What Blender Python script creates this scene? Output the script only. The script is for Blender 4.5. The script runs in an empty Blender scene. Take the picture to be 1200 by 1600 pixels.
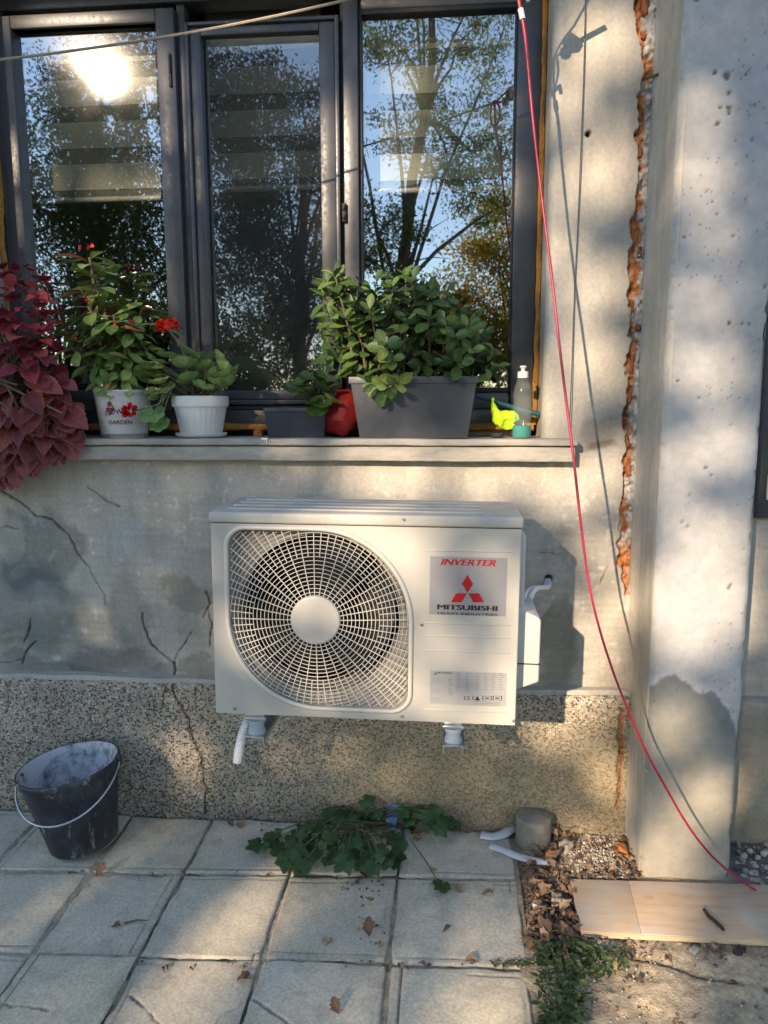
import bpy, bmesh, math, random
import numpy as np
from mathutils import Vector, Matrix, noise as mnoise

random.seed(11)
rng = np.random.default_rng(11)
sc = bpy.context.scene
col = sc.collection

# ------------------------------------------------------------------ camera
F_PX, CX, CY = 1156.0, 600.0, 800.0
PITCH, YAW, ROLL = math.radians(8.3), math.radians(5.0), math.radians(0.15)
CAM = Vector((0.0, -2.28, 1.366))
_w = Vector((-math.sin(YAW)*math.cos(PITCH), math.cos(YAW)*math.cos(PITCH), -math.sin(PITCH)))
_r = Vector((math.cos(YAW), math.sin(YAW), 0.0))
_u = _r.cross(_w)
RT = _r*math.cos(ROLL) - _u*math.sin(ROLL)
UP = _r*math.sin(ROLL) + _u*math.cos(ROLL)
FW = _w
cd = bpy.data.cameras.new('camera')
cam = bpy.data.objects.new('camera', cd)
col.objects.link(cam)
cam.matrix_world = Matrix(((RT.x, UP.x, -FW.x, CAM.x), (RT.y, UP.y, -FW.y, CAM.y), (RT.z, UP.z, -FW.z, CAM.z), (0, 0, 0, 1)))
cd.sensor_fit = 'VERTICAL'
cd.sensor_height = 36.0
cd.lens = 36.0*F_PX/1600.0
cd.clip_start, cd.clip_end = 0.05, 3000
sc.camera = cam

# ------------------------------------------------------------------ light
SUN = Vector((0.457, 1.0, -0.419)).normalized()          # direction the light travels
ELEV = math.asin(-SUN.z)
world = bpy.data.worlds.new('World')
sc.world = world
world.use_nodes = True
nt = world.node_tree
sky = nt.nodes.new('ShaderNodeTexSky')
sky.sky_type = 'NISHITA'
sky.sun_disc = False
sky.sun_elevation = ELEV
sky.sun_rotation = math.atan2(-SUN.x, -SUN.y)
sky.air_density, sky.dust_density, sky.ozone_density = 1.0, 0.0, 3.6
bg = nt.nodes['Background']
nt.links.new(sky.outputs[0], bg.inputs[0])
bg.inputs[1].default_value = 0.15
sd = bpy.data.lights.new('sun', 'SUN')
sd.energy = 3.4
sd.angle = math.radians(0.62)
sd.color = (1.0, 0.88, 0.74)
sun = bpy.data.objects.new('sun', sd)
col.objects.link(sun)
sun.rotation_mode = 'QUATERNION'
sun.rotation_quaternion = SUN.to_track_quat('-Z', 'Y')
sun.location = (-6, -12, 9)
vs = sc.view_settings
vs.view_transform, vs.look, vs.gamma = 'Standard', 'None', 1.0
vs.exposure = 1.32
vs.use_curve_mapping = False
vs.use_white_balance = True                              # the camera's own balance for open shade
vs.white_balance_temperature = 8200
vs.white_balance_tint = 15
sc.cycles.max_bounces, sc.cycles.diffuse_bounces, sc.cycles.glossy_bounces, sc.cycles.transmission_bounces, sc.cycles.transparent_max_bounces = 6, 3, 2, 2, 10
sc.cycles.use_adaptive_sampling = True
sc.cycles.adaptive_threshold = 0.02

# ------------------------------------------------------------------ helpers
def ray(px, py): return FW + RT*((px-CX)/F_PX) - UP*((py-CY)/F_PX)
def cw(px, py, y=0.0):
    d = ray(px, py); return CAM + d*((y-CAM.y)/d.y)
GS = 0.03
def gz(y): return GS*y
def cg(px, py, h=0.0):
    d = ray(px, py); t = (GS*CAM.y-CAM.z+h)/(d.z-GS*d.y); return CAM + d*t
def mpp(y): return (y-CAM.y)/F_PX                          # metres per photo pixel at depth y

def world_of(o):
    m = o.matrix_basis.copy()
    if o.parent: m = world_of(o.parent) @ o.matrix_parent_inverse @ m
    return m
def adopt(o, parent):
    if parent is not None:
        o.parent = parent
        o.matrix_parent_inverse = world_of(parent).inverted()
    return o
def tag(o, label=None, cat=None, group=None, kind=None):
    if label: o['label'] = label
    if cat: o['category'] = cat
    if group: o['group'] = group
    if kind: o['kind'] = kind
    return o
def empty(name, loc, label=None, cat=None, group=None, kind=None, rot=None):
    o = bpy.data.objects.new(name, None)
    o.empty_display_size = 0.05
    o.location = loc
    if rot: o.rotation_euler = rot
    col.objects.link(o)
    return tag(o, label, cat, group, kind)
def link(name, me, mat=None, parent=None, smooth=False):
    o = bpy.data.objects.new(name, me)
    if mat is not None and not me.materials: me.materials.append(mat)
    col.objects.link(o)
    if smooth: me.shade_smooth()
    return adopt(o, parent)

class MB:
    def __init__(s): s.v, s.f = [], []
    def add(s, vs_, fs):
        n = len(s.v); s.v += [tuple(p) for p in vs_]; s.f += [tuple(i+n for i in f) for f in fs]; return s
    def box(s, x0, x1, y0, y1, z0, z1):
        return s.add([(x, y, z) for z in (z0, z1) for y in (y0, y1) for x in (x0, x1)],
                     [(0, 2, 3, 1), (4, 5, 7, 6), (0, 1, 5, 4), (2, 6, 7, 3), (0, 4, 6, 2), (1, 3, 7, 5)])
    def ring(s, x0, x1, z0, z1, w, y0, y1):               # rectangular frame in XZ; w = (l, r, b, t)
        l, r, b, t = w
        s.box(x0, x0+l, y0, y1, z0, z1); s.box(x1-r, x1, y0, y1, z0, z1)
        s.box(x0+l, x1-r, y0, y1, z0, z0+b); return s.box(x0+l, x1-r, y0, y1, z1-t, z1)
    def tube(s, pts, r, n=6, closed=False, cap=True):
        pts = [Vector(p) for p in pts]; k = len(pts)
        rs = r if hasattr(r, '__len__') else [r]*k
        vs_, fs = [], []; prev = None
        for i, p in enumerate(pts):
            if closed: t = pts[(i+1) % k]-pts[i-1]
            else: t = pts[min(i+1, k-1)]-pts[max(i-1, 0)]
            t = t.normalized() if t.length > 1e-9 else Vector((0, 0, 1))
            if prev is None:
                a = t.cross(Vector((0, 1, 0)))
                if a.length < 0.05: a = t.cross(Vector((1, 0, 0)))
                a.normalize()
            else:
                a = prev-t*prev.dot(t); a.normalize()
            prev = a; b = t.cross(a)
            for j in range(n):
                q = 2*math.pi*(j+0.5)/n
                vs_.append(p+(a*math.cos(q)+b*math.sin(q))*rs[i])
        m = k if closed else k-1
        for i in range(m):
            i2 = (i+1) % k
            for j in range(n):
                j2 = (j+1) % n
                fs.append((i*n+j, i*n+j2, i2*n+j2, i2*n+j))
        if cap and not closed:
            fs.append(tuple(range(n-1, -1, -1))); fs.append(tuple((k-1)*n+j for j in range(n)))
        return s.add(vs_, fs)
    def lathe(s, prof, c, n=40, flute=None):              # prof: (r, z)
        vs_, fs = [], []
        for i, (r, z) in enumerate(prof):
            for j in range(n):
                q = 2*math.pi*j/n
                rr = r*(1+(flute(i, j) if flute else 0))
                vs_.append((c[0]+rr*math.cos(q), c[1]+rr*math.sin(q), c[2]+z))
        for i in range(len(prof)-1):
            for j in range(n):
                j2 = (j+1) % n
                fs.append((i*n+j, i*n+j2, (i+1)*n+j2, (i+1)*n+j))
        return s.add(vs_, fs)
    def prism(s, pts, y0, y1):                            # polygon in XZ extruded in y
        n = len(pts)
        fs = [tuple(range(n)), tuple(range(2*n-1, n-1, -1))]
        for i in range(n):
            j = (i+1) % n; fs.append((i, i+n, j+n, j))
        return s.add([(x, y0, z) for x, z in pts]+[(x, y1, z) for x, z in pts], fs)
    def mesh(s, name):
        me = bpy.data.meshes.new(name); me.from_pydata(s.v, [], s.f); me.update(); return me
    def build(s, name, mat, parent=None, bevel=0, smooth=False, seg=2, angle=35):
        me = s.mesh(name)
        if bevel or True:
            bm = bmesh.new(); bm.from_mesh(me)
            bmesh.ops.recalc_face_normals(bm, faces=bm.faces)
            if bevel:
                es = [e for e in bm.edges if len(e.link_faces) == 2 and e.calc_face_angle(0) > math.radians(angle)]
                bmesh.ops.bevel(bm, geom=es, offset=bevel, segments=seg, affect='EDGES', profile=0.5, clamp_overlap=True)
            bm.to_mesh(me); bm.free()
        o = link(name, me, mat, parent)
        if smooth or bevel:
            me.shade_smooth()
            try: me.set_sharp_from_angle(angle=math.radians(50))
            except Exception: pass
        return o

# numpy value noise
def _h(i, j, s):
    n = (i.astype(np.int64)*374761393 + j.astype(np.int64)*668265263 + s*974711) & 0x7fffffff
    n = ((n ^ (n >> 13))*1274126177) & 0x7fffffff
    return ((n ^ (n >> 16)) & 0xffff)/65535.0
def vnoise(x, y, s=0):
    xi, yi = np.floor(x), np.floor(y); fx, fy = x-xi, y-yi
    fx = fx*fx*(3-2*fx); fy = fy*fy*(3-2*fy)
    a, b, c, d = _h(xi, yi, s), _h(xi+1, yi, s), _h(xi, yi+1, s), _h(xi+1, yi+1, s)
    return (a*(1-fx)+b*fx)*(1-fy)+(c*(1-fx)+d*fx)*fy
def fbm(x, y, sc_, octv=4, s=0):
    t, a, n = 0, 1.0, 0
    for o in range(octv):
        t = t+a*vnoise(x*sc_, y*sc_, s+o*17); n += a; a *= .5; sc_ *= 2.03
    return t/n
def sstep(a, b, x):
    t = np.clip((x-a)/(b-a), 0, 1); return t*t*(3-2*t)
def dpoly(X, Y, pts):
    d = np.full(X.shape, 9.0); side = np.zeros(X.shape); tt = np.zeros(X.shape); acc = 0
    for (x0, y0), (x1, y1) in zip(pts[:-1], pts[1:]):
        dx, dy = x1-x0, y1-y0; L2 = dx*dx+dy*dy+1e-12
        t = np.clip(((X-x0)*dx+(Y-y0)*dy)/L2, 0, 1)
        q = np.hypot(X-x0-t*dx, Y-y0-t*dy); m = q < d
        d = np.where(m, q, d); side = np.where(m, np.sign((X-x0)*dy-(Y-y0)*dx), side)
        tt = np.where(m, acc+t*math.sqrt(L2), tt); acc += math.sqrt(L2)
    return d, side, tt
def mesh_np(name, V, Fq, colr=None):
    me = bpy.data.meshes.new(name)
    V = np.asarray(V, dtype=np.float32); Fq = np.asarray(Fq, dtype=np.int32); k = Fq.shape[1]
    me.vertices.add(len(V)); me.vertices.foreach_set('co', V.ravel())
    me.loops.add(Fq.size); me.loops.foreach_set('vertex_index', Fq.ravel())
    me.polygons.add(len(Fq)); me.polygons.foreach_set('loop_start', np.arange(0, Fq.size, k, dtype=np.int32))
    try: me.polygons.foreach_set('loop_total', np.full(len(Fq), k, dtype=np.int32))
    except Exception: pass
    me.update(calc_edges=True)
    if colr is not None:
        a = me.color_attributes.new('Col', 'FLOAT_COLOR', 'POINT')
        c4 = np.ones((len(V), 4), dtype=np.float32); c4[:, :3] = colr
        a.data.foreach_set('color', c4.ravel())
    me.validate()
    return me
def grid(us, vs_, fn, mask=None):
    """fn(U,V) -> (P[...,3], colour[...,3]); cells dropped where mask(Uc,Vc) is True"""
    U, V = np.meshgrid(us, vs_); P, C = fn(U, V); nu = len(us)
    i = np.arange((len(vs_)-1)*(nu-1)); r, c = i//(nu-1), i % (nu-1); a = r*nu+c
    Fq = np.stack([a, a+1, a+nu+1, a+nu], 1)
    if mask is not None:
        Uc = (U[:-1, :-1]+U[1:, 1:]).ravel()/2; Vc = (V[:-1, :-1]+V[1:, 1:]).ravel()/2
        Fq = Fq[~mask(Uc, Vc)]
    used = np.unique(Fq); re = np.zeros(U.size, dtype=np.int64); re[used] = np.arange(len(used))
    return P.reshape(-1, 3)[used], re[Fq], C.reshape(-1, 3)[used]

# ------------------------------------------------------------------ materials
def nmat(name):
    m = bpy.data.materials.new(name); m.use_nodes = True
    return m, m.node_tree, m.node_tree.nodes['Principled BSDF']
def N(t, kind, **kw):
    n = t.nodes.new('ShaderNode'+kind)
    for k, v in kw.items():
        if k in n.inputs: n.inputs[k].default_value = v
        else: setattr(n, k, v)
    return n
def ramp(t, src, stops, interp='LINEAR'):
    r = t.nodes.new('ShaderNodeValToRGB'); r.color_ramp.interpolation = interp
    e = r.color_ramp.elements
    while len(e) < len(stops): e.new(0.5)
    for el, (p, c) in zip(e, stops): el.position = p; el.color = (*c, 1) if len(c) == 3 else c
    t.links.new(src, r.inputs[0]); return r.outputs[0]
def mixc(t, fac, a, b, mode='MIX'):
    m = t.nodes.new('ShaderNodeMix'); m.data_type = 'RGBA'; m.blend_type = mode
    for s, v in ((m.inputs[0], fac), (m.inputs[6], a), (m.inputs[7], b)):
        if isinstance(v, (int, float)): s.default_value = v
        elif isinstance(v, tuple): s.default_value = (*v, 1)
        else: t.links.new(v, s)
    return m.outputs[2]
def coords(t, kind='Object', scale=None):
    c = t.nodes.new('ShaderNodeTexCoord'); o = c.outputs[kind]
    if scale:
        mp = N(t, 'Mapping'); mp.inputs['Scale'].default_value = scale; t.links.new(o, mp.inputs[0]); o = mp.outputs[0]
    return o
def tex(t, co, scale, detail=5, rough=.6, kind='Noise'):
    n = N(t, 'Tex'+kind); n.inputs['Scale'].default_value = scale
    if kind == 'Noise': n.inputs['Detail'].default_value = detail; n.inputs['Roughness'].default_value = rough
    t.links.new(co, n.inputs['Vector']); return n
def bump(t, p, h, strength, dist):
    b = N(t, 'Bump'); b.inputs['Strength'].default_value = strength; b.inputs['Distance'].default_value = dist
    t.links.new(h, b.inputs['Height']); t.links.new(b.outputs[0], p.inputs['Normal']); return b
def simple(name, c1, c2=None, scale=20, rough=.6, bmp=0, bdist=.002, metal=0, spec=.5, stretch=None, detail=4, lo=.3, hi=.7, rvar=.12):
    m, t, p = nmat(name); c2 = c2 or tuple(x*.75 for x in c1)
    co = coords(t, 'Object', stretch); n = tex(t, co, scale, detail)
    t.links.new(ramp(t, n.outputs[0], [(lo, c1), (hi, c2)]), p.inputs['Base Color'])
    n2 = tex(t, co, scale*2.7, 4)
    t.links.new(ramp(t, n2.outputs[0], [(.3, (rough-rvar,)*3), (.7, (rough+rvar,)*3)]), p.inputs['Roughness'])
    p.inputs['Metallic'].default_value = metal; p.inputs['Specular IOR Level'].default_value = spec
    if bmp: bump(t, p, tex(t, co, scale*3, 4).outputs[0], bmp, bdist)
    return m
def attr_mat(name, rough=.9, fine=(60, .35), streak=None, bmp=.5, bdist=.003, speck=False):
    m, t, p = nmat(name)
    a = t.nodes.new('ShaderNodeAttribute'); a.attribute_name = 'Col'; c = a.outputs['Color']
    co = coords(t)
    n = tex(t, co, fine[0], 4, .7)
    c = mixc(t, 1.0, c, ramp(t, n.outputs[0], [(.25, (1-fine[1],)*3), (.75, (1+fine[1]*.5,)*3)]), 'MULTIPLY')
    if streak:
        n3 = tex(t, coords(t, 'Object', streak), 14, 5, .65)
        c = mixc(t, 1.0, c, ramp(t, n3.outputs[0], [(.3, (.86,)*3), (.7, (1.1,)*3)]), 'MULTIPLY')
    t.links.new(c, p.inputs['Base Color']); p.inputs['Roughness'].default_value = rough
    p.inputs['Specular IOR Level'].default_value = .25
    n2 = tex(t, co, fine[0]*2.2, 4, .72)
    bump(t, p, n2.outputs[0], bmp, bdist)
    return m
def leaf_mat(name, stops, rough=.45, transl=.25, veins=True, src='object', spec=.4, margin=None):
    m, t, p = nmat(name)
    if src == 'object': s = t.nodes.new('ShaderNodeObjectInfo').outputs['Random']
    else: s = t.nodes.new('ShaderNodeNewGeometry').outputs['Random Per Island']
    c = ramp(t, s, stops)
    co = coords(t, 'Object'); n = tex(t, co, 45, 4)
    c = mixc(t, 1.0, c, ramp(t, n.outputs[0], [(.3, (.75,)*3), (.7, (1.2,)*3)]), 'MULTIPLY')
    if src == 'object' and veins:
        a = t.nodes.new('ShaderNodeAttribute'); a.attribute_name = 'Col'
        sp = N(t, 'SeparateColor'); t.links.new(a.outputs['Color'], sp.inputs[0])
        c = mixc(t, ramp(t, sp.outputs[0], [(.02, (.45,)*3), (.14, (0, 0, 0))]), c, mixc(t, 1.0, c, (1.7, 1.6, 1.5), 'MULTIPLY'))
        if margin: c = mixc(t, ramp(t, sp.outputs[0], [(.72, (0, 0, 0)), (.98, (.7,)*3)]), c, margin)
        w = N(t, 'TexWave'); w.inputs['Scale'].default_value = 42; w.inputs['Distortion'].default_value = 1.5; w.bands_direction = 'Y'
        t.links.new(co, w.inputs['Vector']); bump(t, p, w.outputs['Fac'], .25, .001)
    t.links.new(c, p.inputs['Base Color']); p.inputs['Roughness'].default_value = rough
    p.inputs['Specular IOR Level'].default_value = spec
    tr = N(t, 'BsdfTranslucent'); t.links.new(c, tr.inputs['Color'])
    mx = N(t, 'MixShader'); mx.inputs[0].default_value = transl
    t.links.new(p.outputs[0], mx.inputs[1]); t.links.new(tr.outputs[0], mx.inputs[2])
    t.links.new(mx.outputs[0], t.nodes['Material Output'].inputs['Surface'])
    return m

MT = {}
MT['plaster'] = attr_mat('plaster', .92, (85, .20), (1, 1, .25), .45, .003)
MT['pillar'] = attr_mat('pillar_concrete', .9, (40, .16), None, .3, .002)
MT['slab'] = attr_mat('slab_concrete', .93, (130, .38), None, .5, .002)
MT['dirt'] = attr_mat('dirt', .97, (60, .45), None, 1.0, .006)

def terrazzo():
    m, t, p = nmat('washed_terrazzo')
    a = t.nodes.new('ShaderNodeAttribute'); a.attribute_name = 'Col'
    co = coords(t)
    nd = tex(t, co, 220, 2); vadd = N(t, 'VectorMath', operation='MULTIPLY_ADD'); vadd.inputs[1].default_value = (.0055,)*3
    t.links.new(nd.outputs['Color'], vadd.inputs[0]); t.links.new(co, vadd.inputs[2])
    v = tex(t, vadd.outputs[0], 160, kind='Voronoi')
    d = N(t, 'SeparateColor'); t.links.new(v.outputs['Color'], d.inputs[0])
    chip = ramp(t, d.outputs[0], [(0, (.05, .05, .048)), (.28, (.13, .115, .10)), (.42, (.30, .27, .225)), (.76, (.39, .36, .305)), (.92, (.50, .475, .42))], 'CONSTANT')
    msk = ramp(t, v.outputs['Distance'], [(.48, (1, 1, 1)), (.68, (0, 0, 0))])
    c = mixc(t, msk, (.30, .275, .228), chip)
    n = tex(t, co, 6, 5)
    c = mixc(t, 1.0, c, ramp(t, n.outputs[0], [(.3, (.8,)*3), (.7, (1.12,)*3)]), 'MULTIPLY')
    # dust film takes the contrast off where the attribute's alpha channel (blue excess) says so
    sb = N(t, 'SeparateColor'); t.links.new(a.outputs['Color'], sb.inputs[0])
    dv_ = N(t, 'Math', operation='DIVIDE'); t.links.new(sb.outputs[2], dv_.inputs[0]); t.links.new(sb.outputs[0], dv_.inputs[1])
    c = mixc(t, ramp(t, dv_.outputs[0], [(.74, (.50,)*3), (.93, (0, 0, 0))]), c, (.27, .24, .195))
    c = mixc(t, 1.0, c, a.outputs['Color'], 'MULTIPLY')
    t.links.new(c, p.inputs['Base Color']); p.inputs['Roughness'].default_value = .85
    p.inputs['Specular IOR Level'].default_value = .3
    bump(t, p, v.outputs['Distance'], .6, .002)
    return m
MT['terrazzo'] = terrazzo()
MT['sill'] = simple('sill_concrete', (.42, .395, .345), (.25, .238, .21), 16, .92, .9, .004, stretch=(.6, 1, 1.6), detail=7)
MT['anthracite'] = simple('anthracite_frame', (.060, .063, .070), (.046, .049, .056), 30, .40, .15, .0006, spec=.6)
MT['black'] = simple('black_rubber', (.012, .012, .013), (.02, .02, .02), 40, .6)
MT['foam'] = simple('orange_foam', (.50, .235, .045), (.36, .15, .03), 45, .85, 1, .006)
MT['brick'] = simple('red_brick', (.50, .185, .065), (.34, .11, .045), 60, .93, 1, .004)
MT['ac'] = simple('ivory_enamel', (.475, .455, .41), (.435, .415, .37), 5, .42, .06, .0008, spec=.45, rvar=.08, stretch=(1.5, 1.5, .5))
MT['acside'] = simple('ivory_plastic', (.56, .545, .51), (.53, .515, .48), 6, .45)
MT['grille'] = simple('ivory_grille', (.54, .52, .465), (.50, .48, .43), 30, .45, rvar=.05)
MT['acdark'] = simple('dark_interior', (.018, .017, .016), (.01, .01, .01), 60, .55)
MT['shroud'] = simple('shaded_shroud', (.27, .26, .235), (.22, .213, .19), 10, .6)  # shade inside the fan recess is put into this darker colour
MT['fan'] = simple('fan_plastic', (.014, .014, .015), (.010, .010, .011), 12, .55, spec=.25)
MT['silver'] = simple('silver_sticker', (.36, .36, .375), (.33, .33, .345), 20, .38, metal=.3, rvar=.05)
MT['speclabel'] = simple('spec_label', (.42, .42, .41), (.38, .38, .38), 20, .38, metal=.2, rvar=.05)
MT['red_print'] = simple('red_print', (.50, .012, .018), (.46, .01, .015), 30, .4)
MT['black_print'] = simple('black_print', (.012, .012, .014), (.02, .02, .02), 30, .5)
MT['grey_print'] = simple('grey_print', (.20, .20, .21), (.16, .16, .17), 30, .5)
MT['zinc'] = simple('zinc_steel', (.52, .58, .62), (.40, .46, .50), 25, .35, .1, .0005, metal=.85)
MT['damper'] = simple('grey_rubber', (.30, .38, .44), (.26, .33, .39), 25, .6)
MT['hose'] = simple('white_hose', (.72, .72, .73), (.62, .62, .64), 25, .5)
MT['bucket'] = None
MT['white_pot'] = simple('white_pot_enamel', (.72, .72, .73), (.60, .60, .62), 14, .4, .1, .001)
MT['white_plastic'] = simple('white_plastic', (.74, .74, .72), (.60, .60, .57), 10, .5, .1, .001)
MT['galv'] = simple('dull_tin', (.40, .39, .40), (.27, .26, .27), 25, .5, metal=.3)
MT['planter'] = simple('slate_plastic', (.072, .079, .09), (.058, .065, .076), 16, .45, .08, .0006)
MT['navy_planter'] = simple('dark_plastic', (.04, .05, .062), (.03, .036, .048), 16, .5)
MT['soil'] = simple('potting_soil', (.045, .032, .022), (.02, .015, .011), 60, .98, 1, .01)
MT['redplastic'] = simple('red_plastic', (.34, .018, .016), (.22, .010, .011), 22, .5, .4, .002)
MT['neon'] = simple('neon_fabric', (.45, .76, .03), (.34, .60, .02), 40, .8, .6, .003)
MT['glovedark'] = simple('dark_palm', (.02, .024, .028), (.03, .034, .04), 40, .8, .4, .003)
MT['teal_handle'] = simple('teal_plastic', (.012, .09, .12), (.01, .07, .10), 30, .4)
MT['redcord'] = simple('red_cord', (.48, .022, .055), (.36, .012, .04), 80, .35)
MT['rope'] = simple('tan_rope', (.42, .35, .27), (.28, .23, .18), 120, .9, .6, .002)
MT['wire'] = simple('grey_wire', (.10, .095, .09), (.07, .068, .065), 60, .6)
MT['cable'] = simple('white_cable', (.70, .71, .74), (.60, .61, .65), 30, .45)
MT['cream_blind'] = simple('cream_blind', (.66, .64, .52), (.60, .58, .47), 30, .9, .2, .001, stretch=(1, 1, 8))
MT['room'] = simple('room_paint', (.30, .28, .25), (.26, .245, .22), 3, .9)
MT['concrete_core'] = simple('drilled_core', (.30, .265, .21), (.20, .175, .14), 30, .95, .9, .004)
MT['scrap'] = simple('white_scrap', (.68, .69, .70), (.52, .53, .55), 18, .5, .3, .002)
MT['ply_edge'] = simple('plywood_edge', (.52, .42, .28), (.44, .34, .22), 20, .8, .4, .002, stretch=(.3, 1, 12))
MT['stick'] = simple('dark_stick', (.045, .033, .028), (.025, .02, .018), 40, .9, 1, .004)
MT['stem'] = simple('green_stem', (.14, .15, .06), (.10, .085, .045), 40, .7)
MT['woodstem'] = simple('brown_stem', (.17, .125, .075), (.11, .08, .05), 40, .85, .5, .003)
MT['bark'] = simple('tree_bark', (.075, .06, .048), (.035, .028, .023), 12, .95, 1, .02, stretch=(1, 1, .25))
MT['mortar'] = simple('joint_mortar', (.27, .24, .195), (.15, .13, .105), 50, .98, 1, .006)
MT['stone'] = None
MT['blind_bar'] = simple('blind_bar', (.72, .70, .62), (.66, .64, .57), 20, .5)
MT['chrome'] = simple('bright_clip', (.62, .61, .58), (.5, .5, .48), 30, .3, metal=.8)

def glass(name, refl=.33, tint=(.80, .84, .84)):
    m, t, p = nmat(name); t.nodes.remove(p)
    tr = N(t, 'BsdfTransparent'); tr.inputs[0].default_value = (*tint, 1)
    gl = N(t, 'BsdfGlossy'); gl.inputs['Roughness'].default_value = 0.013; gl.inputs['Color'].default_value = (.96, .98, 1, 1)
    lw = N(t, 'Fresnel'); lw.inputs['IOR'].default_value = 1.5
    ad = N(t, 'Math', operation='MULTIPLY_ADD'); t.links.new(lw.outputs[0], ad.inputs[0]); ad.inputs[1].default_value = 1.0; ad.inputs[2].default_value = refl
    # very faint waviness of float glass
    n = tex(t, coords(t), 2.2, 1); b = N(t, 'Bump'); b.inputs['Strength'].default_value = .02; b.inputs['Distance'].default_value = .01
    t.links.new(n.outputs[0], b.inputs['Height']); t.links.new(b.outputs[0], gl.inputs['Normal'])
    g2 = N(t, 'BsdfGlossy'); g2.inputs['Roughness'].default_value = .075; gx_ = N(t, 'MixShader'); gx_.inputs[0].default_value = .03   # rough lobe added for the sun's glare halo, as thin dust gives
    t.links.new(gl.outputs[0], gx_.inputs[1]); t.links.new(g2.outputs[0], gx_.inputs[2])
    mx = N(t, 'MixShader'); t.links.new(ad.outputs[0], mx.inputs[0])
    t.links.new(tr.outputs[0], mx.inputs[1]); t.links.new(gx_.outputs[0], mx.inputs[2])
    t.links.new(mx.outputs[0], t.nodes['Material Output'].inputs['Surface']); return m
MT['glass'] = glass('coated_glass')
def screen_mat():
    m, t, p = nmat('insect_mesh')
    p.inputs['Base Color'].default_value = (.05, .047, .045, 1); p.inputs['Roughness'].default_value = .8
    tr = N(t, 'BsdfTransparent'); mx = N(t, 'MixShader'); mx.inputs[0].default_value = .30
    t.links.new(tr.outputs[0], mx.inputs[1]); t.links.new(p.outputs[0], mx.inputs[2])
    t.links.new(mx.outputs[0], t.nodes['Material Output'].inputs['Surface']); return m
MT['screen'] = screen_mat()
def sheer_mat():
    m, t, p = nmat('sheer_blind')
    p.inputs['Base Color'].default_value = (.34, .34, .28, 1); p.inputs['Roughness'].default_value = .9
    tr = N(t, 'BsdfTransparent'); mx = N(t, 'MixShader'); mx.inputs[0].default_value = .55
    t.links.new(tr.outputs[0], mx.inputs[1]); t.links.new(p.outputs[0], mx.inputs[2])
    t.links.new(mx.outputs[0], t.nodes['Material Output'].inputs['Surface']); return m
MT['sheer'] = sheer_mat()
def clear_plastic(name, colr, alpha):
    m, t, p = nmat(name)
    p.inputs['Base Color'].default_value = (*colr, 1); p.inputs['Roughness'].default_value = .12
    tr = N(t, 'BsdfTransparent'); tr.inputs[0].default_value = (.93, .95, .94, 1)
    mx = N(t, 'MixShader'); mx.inputs[0].default_value = alpha
    t.links.new(tr.outputs[0], mx.inputs[1]); t.links.new(p.outputs[0], mx.inputs[2])
    t.links.new(mx.outputs[0], t.nodes['Material Output'].inputs['Surface']); return m
def clear_shell():
    m, t, p = nmat('clear_plastic'); t.nodes.remove(p)
    tr = N(t, 'BsdfTransparent'); tr.inputs[0].default_value = (.90, .93, .92, 1)
    gl = N(t, 'BsdfGlossy'); gl.inputs['Roughness'].default_value = .12; gl.inputs['Color'].default_value = (.9, .9, .9, 1)
    lw = N(t, 'LayerWeight'); lw.inputs['Blend'].default_value = .35
    mx = N(t, 'MixShader'); t.links.new(lw.outputs['Fresnel'], mx.inputs[0])
    t.links.new(tr.outputs[0], mx.inputs[1]); t.links.new(gl.outputs[0], mx.inputs[2])
    t.links.new(mx.outputs[0], t.nodes['Material Output'].inputs['Surface']); return m
MT['clear'] = clear_plastic('clear_plastic', (.55, .60, .56), .09)
MT['soap'] = clear_plastic('teal_soap', (.0, .30, .27), .85)
def bucket_mat():
    m, t, p = nmat('smeared_black_plastic')
    co = coords(t); n = tex(t, co, 9, 8, .7); n2 = tex(t, coords(t, 'Object', (1, 1, .3)), 40, 6, .7)
    c = mixc(t, ramp(t, n.outputs[0], [(.46, (0, 0, 0)), (.74, (.26, .26, .26))]), (.013, .017, .027), (.20, .23, .27))
    c = mixc(t, ramp(t, n2.outputs[0], [(.57, (0, 0, 0)), (.67, (.5, .5, .5))]), c, (.42, .43, .43))
    t.links.new(c, p.inputs['Base Color']); p.inputs['Roughness'].default_value = .5
    bump(t, p, n2.outputs[0], .2, .001); return m
MT['bucket'] = bucket_mat()
def dusty_mat():
    m, t, p = nmat('plaster_dust_coat')
    co = coords(t); n = tex(t, co, 11, 9, .75)
    c = mixc(t, ramp(t, n.outputs[0], [(.36, (0, 0, 0)), (.52, (1, 1, 1))]), (.05, .058, .07), (.50, .51, .53))
    t.links.new(c, p.inputs['Base Color']); p.inputs['Roughness'].default_value = .9
    bump(t, p, n.outputs[0], .5, .003); return m
MT['dusty'] = dusty_mat()
def ply_mat():
    m, t, p = nmat('plywood_face')
    n = tex(t, coords(t, 'Object', (1, 7, 1)), 7, 7, .6)
    c = ramp(t, n.outputs[0], [(.3, (.52, .39, .27)), (.55, (.46, .335, .225)), (.75, (.38, .27, .18))])
    co = coords(t); n2 = tex(t, co, 6, 4)
    c = mixc(t, ramp(t, n2.outputs[0], [(.46, (0, 0, 0)), (.66, (.65, .65, .65))]), c, (.46, .42, .37))
    t.links.new(c, p.inputs['Base Color']); p.inputs['Roughness'].default_value = .8
    bump(t, p, n.outputs[0], .3, .0015); return m
MT['ply'] = ply_mat()
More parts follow.
